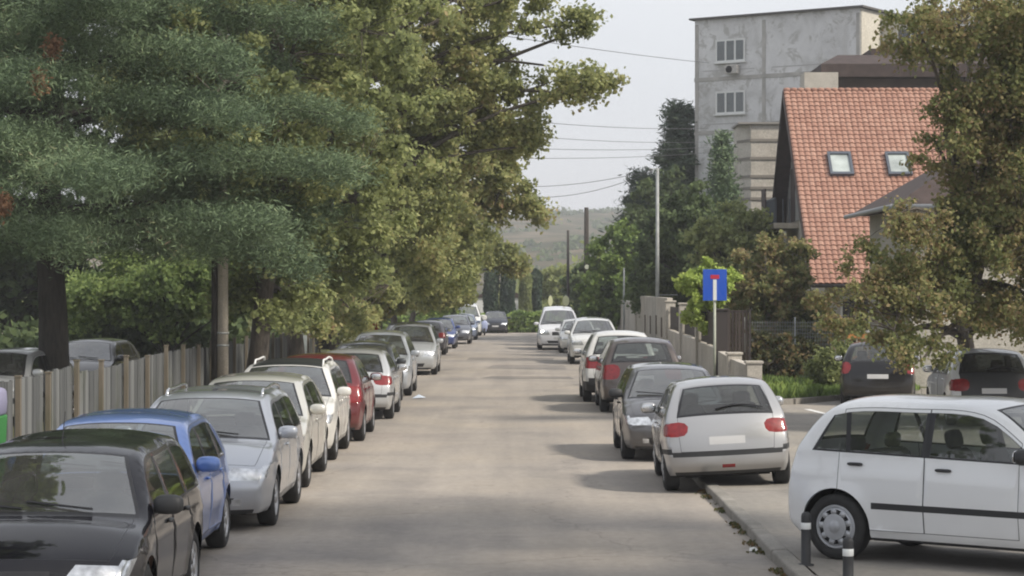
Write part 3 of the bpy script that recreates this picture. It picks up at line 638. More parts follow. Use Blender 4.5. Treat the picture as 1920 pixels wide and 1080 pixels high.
# left pavement and verge
kb = MB(); y = 10.0
while y < 150: kb.box(-4.92, -4.76, y, y+.98, -.05, .11+rnd.uniform(-.008, .004)); y += 1
tag(kb.build('kerb', M['kerb']), kind='structure')
sheet('pavement', [(-6.35, -10), (-4.92, -10), (-4.92, 150), (-6.35, 150)], .09, M['pave'])
sheet('verge', [(-40, -10), (-6.36, -10), (-6.36, 170), (-40, 170)], .05, M['soil'])
def hillmat():
    m, N, L, b = newmat('hill'); v = mapping(N, L); p = noise(N, L, mapping(N, L, (1, 1.0, 6)), .012, 7, .62, .6); q = noise(N, L, v, .05, 6, .65)
    c = ramp(N, L, p, [(.30, (.025, .033, .02)), (.42, (.07, .07, .04)), (.50, (.17, .135, .09)), (.56, (.07, .07, .04)), (.66, (.14, .11, .075)), (.75, (.045, .055, .03))])
    c = mix(N, L, ramp(N, L, q, [(.50, (0, 0, 0)), (.56, (.8, .8, .8))]), c, (.05, .06, .032))
    L.new(c, b.inputs['Base Color']); setp(b, Roughness=1.0, Specular_IOR_Level=0); return m
M['hill'] = hillmat()
def hillz(x, y):
    t = np.clip((y-330)/620, 0, 1); ridge = 33.5+.008*x-.00002*x*x+3*np.sin(x*.006+1)+1.2*np.sin(x*.03)
    z = ridge*(t**1.3*(1-.0*t)); z = z+t*(1-t)*10*np.sin(x*.012+y*.011)+t*(1-t)*6*np.sin(x*.035-y*.02)
    return np.where(y > 950, ridge-(y-950)*.02, z)-.06
nx, ny = 140, 70; gx = np.linspace(-500, 600, nx); gy = np.concatenate([np.linspace(330, 950, ny-10), np.linspace(970, 1500, 10)]); X, Y = np.meshgrid(gx, gy); Zz = hillz(X, Y)
V = np.stack([X.ravel(), Y.ravel(), Zz.ravel()], 1); F = [(j*nx+i, j*nx+i+1, (j+1)*nx+i+1, (j+1)*nx+i) for j in range(ny-1) for i in range(nx-1)]
tag(mk('hill', V, F, M['hill'], None, True), kind='structure')
# scrub on the hill (nobody could count it): leafy clumps as loose quads
def rquads(C, s, rng, flat=.0, ax=None, asp=1.6):
    n = len(C); a = rng.normal(size=(n, 3)); a /= np.linalg.norm(a, axis=1)[:, None]
    if ax is not None: a = a*.5+ax; a /= np.linalg.norm(a, axis=1)[:, None]
    b = rng.normal(size=(n, 3)); b[:, 2] *= (1-flat); b -= a*(a*b).sum(1)[:, None]; b /= np.linalg.norm(b, axis=1)[:, None]
    s = np.asarray(s).reshape(-1, 1)*np.ones((n, 1)); la = a*s*asp*.5; lb = b*s*.5; c = np.cross(a, b)*s*.12
    return np.stack([C-la, C-lb*1.0+c, C+la, C+lb+c], 1)
rng = np.random.default_rng(7)
n = 450; hx = rng.uniform(-60, 120, n*3); hy = rng.uniform(360, 960, n*3); kk = (np.sin(hx*.05+hy*.013)+np.sin(hx*.021-hy*.03)+rng.normal(size=n*3)*.6 > .5) | (hy > 925); hx = hx[kk]; hy = hy[kk]; hz = hillz(hx, hy)
C0 = np.stack([hx, hy, hz], 1); rr = rng.uniform(1.0, 2.6, len(C0)); C = np.repeat(C0, 26, 0); rr_ = np.repeat(rr, 26)
o_ = rng.normal(size=C.shape)*.45; o_[:, 2] = np.abs(o_[:, 2])*.9; C = C+o_*rr_[:, None]*np.array([1.2, 1, .9])
tag(mkquads('hill_scrub', rquads(C, rr_*.55, rng), M['leaf_dark']), 'low dark scrub scattered over the distant brown hillside', 'scrub', kind='stuff')

# ------------------------------------------------------------------ trees
def curve(p0, p1, bend, n, rng):
    p0 = np.array(p0, float); p1 = np.array(p1, float); mid = (p0+p1)/2+np.array([0, 0, bend])+rng.normal(size=3)*np.linalg.norm(p1-p0)*.06
    t = np.linspace(0, 1, n)[:, None]; return (1-t)**2*p0+2*t*(1-t)*mid+t*t*p1
def fastTubes(segs, name, mat, parent):       # segs: list of (points, r0, r1, sides)
    V = []; F = []
    for P, r0, r1, n in segs:
        P = np.asarray(P); m = len(P); d = np.gradient(P, axis=0); d /= np.linalg.norm(d, axis=1)[:, None]+1e-9
        a = np.cross(d, [.21, .35, .91]); a /= np.linalg.norm(a, axis=1)[:, None]+1e-9; b = np.cross(d, a); rr = np.linspace(r0, r1, m)
        base = len(V); th = 2*math.pi*np.arange(n)/n
        for i in range(m):
            for q in th: V.append(P[i]+(a[i]*math.cos(q)+b[i]*math.sin(q))*rr[i])
        for i in range(m-1):
            for k in range(n): F.append((base+i*n+k, base+i*n+(k+1) % n, base+(i+1)*n+(k+1) % n, base+(i+1)*n+k))
    return mk(name, V, F, mat, parent, True)
def tree(name, label, base, ells, leaf, bark='bark', seed=1, nclump=260, nleaf=150, ls=.11, trunk_r=.22, cr=(.45, .75), cat='tree', group=None, trunk_top=None, droop=0.0, cr2=0, limbs=None, shell=.45, flat=.25, lean=None):
    """ells: (cx, cy, cz, rx, ry, rz, weight) in world coordinates"""
    rng = np.random.default_rng(seed); base = np.array(base, float); root = empty(name, base); tag(root, label, cat, group)
    wts = np.array([e[6] if len(e) > 6 else e[3]*e[4]*e[5] for e in ells]); wts = wts/wts.sum()
    segs = []; top = np.array(trunk_top if trunk_top is not None else (base[0], base[1], max(e[2] for e in ells)))-base
    trunk = curve((0, 0, -.1), top, 0, 10, rng); trunk[1:-1] += rng.normal(size=(8, 3))*.05; segs.append((trunk, trunk_r, trunk_r*.25, 12))
    flare = np.array([(0, 0, -.1), (0, 0, .12), (0, 0, .5)]); segs.append((flare, trunk_r*1.5, trunk_r*.95, 12))
    nodes = [trunk[3:]]; noder = [np.linspace(trunk_r*.8, trunk_r*.25, len(trunk)-3)]
    for e, w_ in zip(ells, wts):
        c = np.array(e[:3])-base; nl = max(1, int(round(2+9*w_)))
        for _ in range(nl):
            k = rng.integers(2, len(trunk)-2); p0 = trunk[k]
            tgt = c+rng.uniform(-.75, .75, 3)*np.array(e[3:6])*np.array([1, 1, .8]); 
            if tgt[2] < p0[2]: j = np.argmin(np.abs(trunk[2:-2, 2]-(tgt[2]+.3)))+2; p0 = trunk[j]
            L_ = np.linalg.norm(tgt-p0); cv = curve(p0, tgt, L_*.16, 9, rng); r0 = min(trunk_r*.5, .025+L_*.022); segs.append((cv, r0, r0*.22, 7)); nodes.append(cv[2:]); noder.append(np.linspace(r0, r0*.22, 9)[2:])
    NP = np.concatenate(nodes); NR = np.concatenate(noder)
    cl = []; crr = []
    for e, w_ in zip(ells, wts):
        n = max(2, int(nclump*w_)); u = rng.normal(size=(n, 3)); u /= np.linalg.norm(u, axis=1)[:, None]; rad = rng.uniform(shell**2, 1, n)**.5
        rad *= 1+.10*np.sin(u[:, 0]*5+seed)*np.cos(u[:, 2]*4+seed*2)
        cl.append(np.array(e[:3])-base+u*rad[:, None]*np.array(e[3:6])); crr.append(rng.uniform(cr[0], cr[1], n))
    C = np.concatenate(cl); CR = np.concatenate(crr)
    for c in C:
        k = np.argmin(np.linalg.norm(NP-c, axis=1)+.6*np.maximum(0, NP[:, 2]-c[2])); d = np.linalg.norm(NP[k]-c); r0 = min(NR[k]*.6, .008+d*.008)
        segs.append((curve(NP[k], c, d*.1, 5, rng), r0, .005, 4))
    tk = fastTubes(segs, 'trunk', M[bark], root)
    n = len(C)*nleaf; ci = np.repeat(np.arange(len(C)), nleaf); u = rng.normal(size=(n, 3)); u /= np.linalg.norm(u, axis=1)[:, None]; rad = rng.uniform(0, 1, n)**.55
    # sprigs: leaves gather on a few twigs per clump
    ntw = 9; tw = rng.normal(size=(len(C), ntw, 3)); tw /= np.linalg.norm(tw, axis=2)[:, :, None]; pick = tw[ci, rng.integers(0, ntw, n)]
    off = (pick*.62+u*.38)*rad[:, None]*CR[ci][:, None]; off[:, 2] *= .8; off[:, 2] -= droop*np.abs(rad)*CR[ci]
    P = C[ci]+off; mkquads('crown', rquads(P, rng.uniform(.7, 1.25, n)*ls, rng, flat, asp=1.45), M[leaf], root)
    return root
def conifer(name, label, base, Ht, Rmax, mat, seed=1, z0=.1, nb=60, tuft=9, nl=.10, ls=.035, trunk_r=.2, shape=1.0, cat='tree', group=None, droop=.15, bark='bark_dark', per=26, zones=None, asp=None, levels=None, cone=.95, spread=.30, vj=.07):
    rng = np.random.default_rng(seed); base = np.array(base, float); root = empty(name, base); tag(root, label, cat, group); segs = []
    tr = np.array([(0.05*math.sin(z*1.1), .04*math.cos(z), z) for z in np.linspace(-.1, Ht*.97, 14)]); segs.append((tr, trunk_r, .03, 12)); segs.append((np.array([(0, 0, -.1), (0, 0, .15), (0, 0, .7)]), trunk_r*1.45, trunk_r, 12))
    tips = []; dirs = []
    for i in range(nb):
        f = z0+(1-z0)*(i+.5)/nb
        if levels: f = z0+(1-z0)*(math.floor(f*levels)+rng.uniform(.1, .45))/levels*1.0 if z0 < .02 else f+rng.uniform(-.02, .02)
        z = f*Ht; a = i*2.399+rng.uniform(-.4, .4); R_ = Rmax*max(.06, (1-cone*((f-z0)/(1-z0))**shape))*rng.uniform(.72, 1.12)
        d = np.array([math.cos(a), math.sin(a), 0]); p0 = np.array([0, 0, z]); p1 = p0+d*R_+np.array([0, 0, -droop*R_+.1*R_])
        cv = curve(p0, p1, .10*R_, 9, rng); r0 = .012+.011*R_; segs.append((cv, r0, .006, 5))
        m = max(4, int(tuft*R_*2.2)); t = rng.uniform(.18, 1.0, m)**.8; idx = t*8; i0 = np.clip(idx.astype(int), 0, 7); p = cv[i0]*(1-(idx-i0))[:, None]+cv[i0+1]*(idx-i0)[:, None]
        side = np.cross(d, [0, 0, 1]); lat = rng.normal(size=m)*spread*R_*(1.05-t)*1.1+rng.normal(size=m)*.12
        p = p+side[None]*lat[:, None]+np.array([0, 0, 1])*(rng.normal(size=m)*vj-.10*np.abs(lat)*.4)[:, None]
        tips.append(p); dirs.append(np.tile(d, (m, 1))*.7+side[None]*np.sign(lat)[:, None]*.5+np.array([0, 0, .15]))
    fastTubes(segs, 'trunk', M[bark], root); T = np.concatenate(tips); Dd = np.concatenate(dirs); n = len(T)*per; ci = np.repeat(np.arange(len(T)), per)
    P = T[ci]+rng.normal(size=(n, 3))*np.array([nl, nl, nl*.55])*1.15; axd = Dd[ci]+rng.normal(size=(n, 3))*.55
    mkquads('crown', rquads(P, ls*rng.uniform(.7, 1.3, n), rng, 0, axd, asp=asp or (nl*1.5/ls)), M[mat], root); return root

M['red_leaf'] = leafmat('red_leaf', [(0, (.30, .05, .03)), (1, (.50, .12, .07))])
# left pavement: a row of deciduous street trees
G1 = 'deciduous trees along the left pavement'
tree('plane_tree', 'broad olive green tree overhanging the left parked cars, nearest of the row', (-5.75, 49, .1), [(-5.2, 48.5, 7.9, 3.6, 3.4, 3.6), (-4.6, 49, 12.3, 3.4, 3.4, 2.0), (-3.9, 48.5, 5.0, 2.0, 2.4, 2.2), (-4.4, 48, 3.1, 1.7, 2.0, 1.0), (-6.2, 44.8, 6.4, 1.5, 1.2, 2.1), (-5.5, 49, 2.7, .8, 1.6, .7, 2), (-5.3, 51.5, 3.5, 1.3, 1.5, 1.0, 4), (-5.2, 54, 2.6, .9, 1.8, .8)], 'leaf_olive', seed=3, nclump=470, nleaf=230, ls=.092, trunk_r=.24, group=G1, droop=.25)
tree('plane_tree', 'tall yellowing tree whose long boughs reach over the road against the sky', (-5.7, 60, .1), [(-3.4, 60, 9.0, 3.3, 3.6, 4.3), (.3, 59, 8.25, 1.7, 1.3, .75, 2.8), (1.9, 58.8, 8.05, 1.1, .7, .42, 1.6), (.4, 59, 10.0, 1.5, 1.2, .7, 2.2), (1.8, 59, 9.7, .8, .7, .38, 1.1), (-2.2, 59.5, 12.5, 2.6, 2.5, 1.5), (.1, 60, 7.1, 1.0, 1.2, .5, 2), (-2.3, 60, 4.6, 1.7, 2.6, 2.2), (-.2, 60, 6.9, 1.1, 1.5, .8), (-4.9, 60, 2.6, 1.1, 2.4, .85), (-5.2, 57, 2.1, .8, 2, .6, 2), (-5.0, 64.5, 2.0, .9, 2.2, .7, 2.2)], 'leaf_yellow', seed=5, nclump=640, nleaf=185, ls=.095, cr2=1, trunk_r=.25, group=G1, shell=.4)
tree('plane_tree', 'brownish green tree with ragged edge, third of the left row', (-5.7, 75, .1), [(-3.1, 75, 7.2, 3.1, 3.4, 3.2), (-2.9, 75, 4.0, 2.2, 3.0, 1.8), (-.25, 75, 5.9, 1.0, 1.4, .8, 3), (.55, 75, 5.4, .6, .7, .4, 1.4), (-.4, 75, 7.4, 1.0, 1.3, .8, 3), (-4.6, 69, 2.5, 1.2, 2.6, .9), (-4.6, 78, 2.5, 1.2, 2.6, .9)], 'leaf_yellow', seed=8, nclump=460, nleaf=160, ls=.115, trunk_r=.23, group=G1)
tree('plane_tree', 'rusty orange tinged tree beside the far cars, its edge against the hill', (-5.6, 93, .1), [(-3.6, 93, 5.8, 2.6, 3.2, 2.7), (-3.4, 93, 3.3, 2.0, 3.0, 1.4), (-.9, 93, 4.3, .9, 1.0, .6, 2.2), (0, 93, 3.9, .7, .7, .35, 1.3)], 'leaf_yellow', seed=11, nclump=330, nleaf=140, ls=.14, trunk_r=.22, group=G1)
tree('plane_tree', 'fresh green tree low over the farthest parked cars', (-6.0, 114, .1), [(-4.3, 114, 4.0, 2.1, 3.0, 2.4), (-5.5, 112, 6.5, 2.4, 3, 2.2)], 'leaf_green', seed=12, nclump=180, nleaf=110, ls=.19, trunk_r=.2, group=G1)
tree('plane_tree', 'pale green tree at the end of the left row', (-6.2, 134, .1), [(-4.2, 134, 3.0, 1.9, 3.0, 1.8), (-5.6, 134, 5.4, 2.6, 3, 1.8)], 'leaf_green', seed=13, nclump=150, nleaf=100, ls=.21, trunk_r=.2, group=G1)
# garden behind the wooden fence
tree('garden_tree', 'bright green low leafy tree behind the wooden fence', (-10.6, 69, .05), [(-10.8, 69, 2.7, 2.8, 1.5, 1.3), (-8.6, 69, 2.9, 1.6, 1.5, 1.2), (-12.8, 69, 2.5, 1.3, 1.4, 1.0)], 'leaf_garden', seed=21, nclump=190, nleaf=120, ls=.12, trunk_r=.07, bark='bark_dark')
tree('garden_tree', 'dull green tree crown high behind the pine on the left', (-10.5, 78, .05), [(-10.3, 78, 8.8, 4.6, 3.5, 5.0), (-9.0, 78, 5.2, 3.6, 3.0, 2.4)], 'leaf_olive', seed=22, nclump=330, nleaf=130, ls=.16, trunk_r=.3, bark='bark_dark')
GB = 'dark trees at the back of the left garden'
for i, (x, y, r_, lb) in enumerate([(-19, 84, 4.6, 'dark green garden tree at the left edge beyond the parked cars'), (-12.5, 88, 4.2, 'dark green garden tree behind the pine trunk'), (-8.8, 104, 4.0, 'dark green garden tree beyond the utility pole'), (-26, 92, 5, 'dark green garden tree at the far left back')]):
    tree('garden_tree', lb, (x, y, .05), [(x, y, 7.2, r_, 3.5, 6.2), (x+.5, y, 2.6, r_*.9, 3, 2.0)], 'leaf_dark', seed=30+i, nclump=230, nleaf=80, ls=.30, trunk_r=.3, bark='bark_dark', group=GB, cr=(.7, 1.2))
hb = np.random.default_rng(5)
n = 26000; P = np.stack([hb.uniform(-24, -7.6, n), hb.uniform(70, 74, n), np.abs(hb.normal(size=n))*.8], 1); P[:, 2] *= 1+.3*np.sin(P[:, 0]*.9)
tag(mkquads('undergrowth', rquads(P, .22, hb), M['leaf_dark']), 'dark undergrowth at the back of the garden behind the wooden fence', 'undergrowth', kind='stuff')
conifer('pine_tree', 'big dark pine spreading soft boughs across the upper left', (-9.25, 45, .05), 15, 6.6, 'needle', seed=2, z0=.20, nb=84, tuft=5.5, nl=.21, ls=.020, trunk_r=.34, shape=1.5, droop=.10, per=150, cone=.8, spread=.26, vj=.13, asp=6.5)
tree('garden_bush', 'small bush with red leaves glimpsed behind the left row of cars', (-5.0, 77, .1), [(-4.95, 77, 1.45, .28, .3, .35)], 'red_leaf', seed=45, nclump=14, nleaf=60, ls=.09, trunk_r=.02, cr=(.12, .2), cat='bush')
pn = bpy.data.objects['pine_tree']; rg = np.random.default_rng(4)
for c_ in (at(6, 385, 40), at(98, 88, 41), at(72, 155, 40.5)):
    c_ = np.array(c_-pn.location); C_ = c_+rg.normal(size=(240, 3))*np.array([.08, .06, .11]); mkquads('dead_sprig', rquads(C_, .045, rg, 0, None, 2.4), M['dead'], pn)['kind'] = 'stuff'
# right side
tree('walnut_tree', 'brownish green tree hanging over the parked cars on the right', (9.6, 46.5, .05), [(10.6, 44, 5.3, 2.3, 2.3, 2.3), (9.0, 43, 3.0, 2.9, 2.0, 1.1, 8), (9.7, 43.5, 4.15, 1.6, 1.5, .9, 3.5), (9.6, 43.5, 6.6, 1.2, 1.3, 1.1, 2.5), (7.9, 43, 7.6, 1.0, .9, .5, 1.1), (8.5, 43.4, 5.7, .8, .9, .9, .9), (9.0, 43, 7.9, 1.9, 1.2, .55), (7.5, 42, 4.0, .9, .6, .5, .45), (6.8, 42, 2.3, 1.2, .8, .75, 1.0), (7.7, 42, 1.6, 1.0, .8, .5, .55), (10.6, 43, 2.2, 1.6, 1.4, .6), (11, 44, 8, 2, 2, 1.6)], 'leaf_brown', seed=41, nclump=680, nleaf=170, ls=.066, trunk_r=.2, cr=(.35, .6), droop=.3, shell=.35, flat=.1)
tree('roadside_tree', 'leafy tree standing just outside the right edge by the apron', (10.2, 15.0, .1), [(8.6, 16.2, 10.2, 5.0, 7.0, 2.2)], 'leaf_green', seed=43, nclump=330, nleaf=90, ls=.18, trunk_r=.26)
tree('roadside_tree', 'leafy tree standing just outside the left edge before the black estate', (-9.5, 18, .1), [(-7.9, 19.5, 9.2, 3.2, 3.6, 2.4), (-5.7, 20.0, 8.4, 1.3, 1.6, .8, 1.5)], 'leaf_green', seed=44, nclump=260, nleaf=80, ls=.2, trunk_r=.28)
GR = 'trees beyond the right-hand garden wall'
tree('garden_tree', 'mid green rounded tree behind the dark wooden pole', (5.7, 112, .1), [(5.5, 112, 4.3, 1.7, 2, 1.9), (4.9, 112, 2.4, 1.6, 2, 1.6)], 'leaf_green', seed=51, nclump=150, nleaf=110, ls=.17, group=GR, trunk_r=.16)
tree('garden_tree', 'dark thick tree between the wooden pole and the tall lamp post', (8.2, 116, .1), [(8.0, 118, 5.6, 2.5, 2.4, 3.6), (7.5, 116, 3.0, 2.8, 2.4, 2.6)], 'leaf_dark', seed=52, nclump=230, nleaf=110, ls=.19, group=GR, trunk_r=.22)
tree('garden_tree', 'dark bushy tree just right of the tall lamp post', (7.6, 92, .1), [(7.6, 92, 4.4, 2.4, 2.2, 2.7), (8.8, 92, 3.2, 2.0, 2.0, 2.2), (6.4, 94, 3.0, 1.4, 2, 1.8)], 'leaf_dark', seed=53, nclump=260, nleaf=120, ls=.16, group=GR, trunk_r=.2)
tree('garden_tree', 'grey green tree in front of the pale apartment block base', (8.6, 84, .1), [(8.5, 84, 4.2, 1.8, 1.8, 1.7), (9.5, 83, 3.0, 1.6, 1.6, 1.4)], 'leaf_olive', seed=54, nclump=170, nleaf=120, ls=.14, group=GR, trunk_r=.15)
tree('garden_tree', 'brownish olive shrub tree beside the left corner of the red roofed house', (8.9, 68, .1), [(8.2, 68, 2.8, 1.05, 1.4, 1.6), (7.5, 68, 2.6, .9, 1.3, 1.5), (9.0, 68, 1.5, 1.1, 1.2, 1.2), (7.0, 69, 1.3, .9, 1, 1.0)], 'leaf_brown', seed=55, nclump=210, nleaf=120, ls=.11, group=GR, trunk_r=.09, cr=(.3, .55))
tree('garden_bush', 'bright yellow green bush glowing behind the blue sign', (5.55, 62.5, .1), [(5.45, 62.5, 2.75, .80, .7, .62), (5.4, 62.5, 2.0, .7, .6, .5), (5.55, 62.5, 3.35, .18, .2, .3), (4.9, 62.5, 3.0, .3, .3, .3), (6.05, 62.5, 3.0, .3, .3, .3)], 'leaf_bright', seed=56, nclump=110, nleaf=90, ls=.09, trunk_r=.045, cr=(.16, .3), cat='bush')
tree('garden_bush', 'low dull bush in front of the wire fence beside the low wall', (7.0, 61, .1), [(6.9, 61, .9, .75, .6, .75), (7.7, 61.5, .8, .6, .6, .6)], 'shrub_red', seed=57, nclump=60, nleaf=80, ls=.09, trunk_r=.03, cr=(.22, .4), cat='bush')
tree('garden_bush', 'olive bush growing beside the black hatchback', (8.6, 58, .1), [(8.4, 58, .75, .75, .5, .65)], 'leaf_olive', seed=58, nclump=40, nleaf=90, ls=.08, trunk_r=.03, cr=(.2, .35), cat='bush')
conifer('pine_tree', 'dark ragged pine standing left of the apartment block', (9.1, 121, .1), 12.6, 2.3, 'needle_dark', seed=61, z0=.3, nb=60, tuft=7, nl=.26, ls=.075, trunk_r=.2, shape=1.1, droop=-.25, per=22, cone=.8)
conifer('pine_tree', 'dark short pine below the lamp post wires', (7.6, 128, .1), 9.3, 2.2, 'needle_dark', seed=62, z0=.2, nb=50, tuft=7, nl=.26, ls=.08, trunk_r=.2, shape=1.3, droop=-.15, per=20, cone=.75)
conifer('spruce_tree', 'pointed blue green spruce in front of the apartment block', (8.9, 95, .1), 9.3, 2.1, 'needle', seed=63, z0=.08, nb=90, tuft=8, nl=.16, ls=.06, trunk_r=.14, shape=.85, droop=.05, per=20)
# cypresses and shrubs at the end of the street
GC = 'columnar cypresses at the end of the street'
def column(label, px, D, hpx, wpx, seed, mat='needle_dark'):
    b = at(px, 551+CAMH*4200/D, D); top = CAMH-(hpx-551)*D/4200; r_ = wpx*D/4200/2; rng = np.random.default_rng(seed); root = empty('cypress_tree', (b.x, D, 0)); tag(root, label, 'cypress', GC)
    n = 7000; z = rng.uniform(.15, top, n); a = rng.uniform(0, 2*math.pi, n); f = np.clip((top-z)/(top*.10), 0, 1)**.5*np.clip(.7+z/top, 0, 1); rr = r_*f*rng.uniform(.55, 1.12, n)*(1+.12*np.sin(a*3+z*2))
    P = np.stack([rr*np.cos(a), rr*np.sin(a), z], 1); ax = np.tile([0, 0, 1.0], (n, 1))+rng.normal(size=(n, 3))*.3
    mkquads('crown', rquads(P, .16, rng, 0, ax, 2.0), M[mat], root); fastTubes([(np.array([(0, 0, -.1), (0, 0, top*.8)]), .1, .04, 8)], 'trunk', M['bark_dark'], root)
for a in [('dark cypress column farthest left at the street end', 921, 158, 502, 24, 1), ('dark cypress column second from left at the street end', 952, 158, 503, 24, 2), ('narrow brownish cypress column third from left at the street end', 985, 160, 508, 20, 3, 'leaf_olive'), ('slim dark cypress column fourth from left at the street end', 1004, 162, 506, 20, 4)]: column(*a)
tree('garden_tree', 'brown green tree behind the white van at the street end', (3.0, 165, 0), [(3.4, 165, 3.1, 1.8, 2, 1.6), (5.5, 168, 3.0, 2.2, 2, 2.0)], 'leaf_olive', seed=71, nclump=130, nleaf=90, ls=.24, trunk_r=.15, group=GR)
tree('garden_tree', 'dark tree behind the row of white cars on the right', (5.6, 140, 0), [(5.4, 140, 2.6, 2.4, 2, 2.3), (7.5, 135, 3.2, 2.2, 2, 2.6)], 'leaf_dark', seed=72, nclump=170, nleaf=90, ls=.22, trunk_r=.15, group=GR)
hg = np.random.default_rng(9); n = 30000; x = hg.uniform(-9, 7, n); P = np.stack([x, hg.uniform(151, 155, n), np.abs(hg.uniform(0, 1, n))*(1.15+.25*np.sin(x*1.3)+.15*np.sin(x*2.9+1))], 1)
tag(mkquads('shrub_border', rquads(P, .26, hg), M['leaf_green']), 'low green shrubs closing the end of the street', 'shrubs', kind='stuff')
n = 60000; P = np.stack([hg.uniform(-70, 70, n), hg.uniform(172, 230, n), np.abs(hg.normal(size=n))*1.3], 1); P[:, 2] *= (1+.4*np.sin(P[:, 0]*.3)+.25*np.sin(P[:, 0]*.9+2))
tag(mkquads('far_thicket', rquads(P, .55, hg), M['leaf_olive']), 'hazy thicket between the street end and the hill', 'thicket', kind='stuff')
# grass and weeds by the apron kerb
gr = np.random.default_rng(3); n = 22000; x = gr.uniform(5.4, 10.5, n); y = gr.uniform(53, 66, n); ok = y > 52.6+np.clip(x-6.6, 0, 9)*1.25+.15; x = x[ok]; y = y[ok]; n = len(x)
hgt = gr.uniform(.06, .22, n)*(1+.8*(np.sin(x*2.1)+np.sin(y*1.3+x) > .7)); P = np.stack([x, y, .10+hgt*.5], 1); ax = np.tile([0, 0, 2.], (n, 1))+gr.normal(size=(n, 3))*.5
q = rquads(P, hgt, gr, 0, ax, 1.0); ctr = q.mean(1, keepdims=True); q[:, 1] = ctr[:, 0]+(q[:, 1]-ctr[:, 0])*.25; q[:, 3] = ctr[:, 0]+(q[:, 3]-ctr[:, 0])*.25
tag(mkquads('grass', q, M['leaf_green']), 'rough grass strip behind the kerb of the parking apron', 'grass', kind='stuff')
n = 2600; y = gr.uniform(14, 30, n)**1.0; x = 2.52+gr.normal(size=n)*.05; P = np.stack([x, y, np.abs(gr.normal(size=n))*.012+.008], 1)
kk = (np.sin(y*3.1)+np.sin(y*7.3+1) > .3); tag(mkquads('fallen_leaves', rquads(P[kk], .035, gr, .8), M['shrub_red']), 'dry fallen leaves and weeds collected along the right kerb', 'leaves', kind='stuff')
# ------------------------------------------------------------------ wooden fence on the left
def wood(name, c0, c1, c2):
    m, N, L, b = newmat(name); g = N.new('ShaderNodeNewGeometry'); v = mapping(N, L, (14, 14, .9)); n = noise(N, L, v, 1.2, 7, .65, .3); p = noise(N, L, mapping(N, L), .9, 4)
    mt = N.new('ShaderNodeMath'); mt.operation = 'MULTIPLY_ADD'; mt.inputs[1].default_value = .5; L.new(g.outputs['Random Per Island'], mt.inputs[0]); m2 = N.new('ShaderNodeMath'); m2.operation = 'MULTIPLY'; m2.inputs[1].default_value = .6; L.new(n, m2.inputs[0]); L.new(m2.outputs[0], mt.inputs[2])
    c = ramp(N, L, mt.outputs[0], [(.15, c0), (.5, c1), (.85, c2)]); c = mix(N, L, ramp(N, L, p, [(.55, (0, 0, 0)), (.7, (.45, .45, .45))]), c, (.075, .085, .045))
    L.new(c, b.inputs['Base Color']); setp(b, Roughness=.85, Specular_IOR_Level=.2); bumpn(N, L, b, n, .5, .01); return m
M['boards'] = wood('boards', (.06, .063, .064), (.125, .13, .13), (.215, .22, .218)); M['post'] = wood('post', (.095, .082, .066), (.15, .13, .10), (.21, .18, .14))
fr = empty('wooden_fence', (-6.5, 30, 0)); tag(fr, 'weathered grey board fence with brown posts behind the left parked cars', 'fence')
rnd = random.Random(12); y = 21.0; ph = []
posts = []
while y < 76: posts.append(y); y += 2.12+rnd.uniform(-.25, .25)
for i, y in enumerate(posts):
    h = 1.54+rnd.uniform(-.06, .08); pb = MB(); s = .048; M_ = Matrix.Translation((0, y-30, 0)) @ Matrix.Rotation(R(rnd.uniform(-1.2, 1.2)), 4, 'X')
    pb.box(-.02, .045, -s, s, 0, h, 0, M_); pb.box(-.03, .055, -s-.008, s+.008, h+.002, h+.025, 0, M_); pb.build('post', M['post'], fr)
for a, b in zip(posts[:-1], posts[1:]):
    pb = MB(); yy = a+.09; h0 = 1.46+rnd.uniform(-.07, .05); h1 = h0+rnd.uniform(-.05, .05)
    while yy < b-.09:
        wd = rnd.uniform(.10, .15); e = min(yy+wd, b-.08); t = (yy-a)/(b-a); hh = h0+(h1-h0)*t+rnd.uniform(-.018, .018); tilt = Matrix.Translation((rnd.uniform(-.008, .008), (yy+e)/2-30, 0)) @ Matrix.Rotation(R(rnd.uniform(-.8, .8)), 4, 'X')
        if rnd.random() > .015: pb.box(-.06, -.035, -(e-yy)/2+.004, (e-yy)/2-.004, .10+rnd.uniform(-.02, .03), hh, 0, tilt)
        yy = e+.004
    for z in (.35, 1.15): pb.box(-.11, -.062, a+.03-30, b-.03-30, z, z+.07)
    pb.build('board_panel', M['boards'], fr)
# greenish white board with a bright strip standing by the far end of the fence
gp = empty('garden_gate', (-6.35, 66.6, 0)); tag(gp, 'pale gate leaf with a bright green vertical strip at the fence end', 'gate')
g = MB(); g.box(-.25, .25, -.02, .02, .15, 1.5); g.build('gate_panel', plain('palewhite', (.42, .46, .46), .6, var=.1), gp)
g = MB(); g.box(-.06, .06, -.035, -.022, .2, 1.48); g.build('strip', plain('mint', (.25, .75, .50), .5), gp)
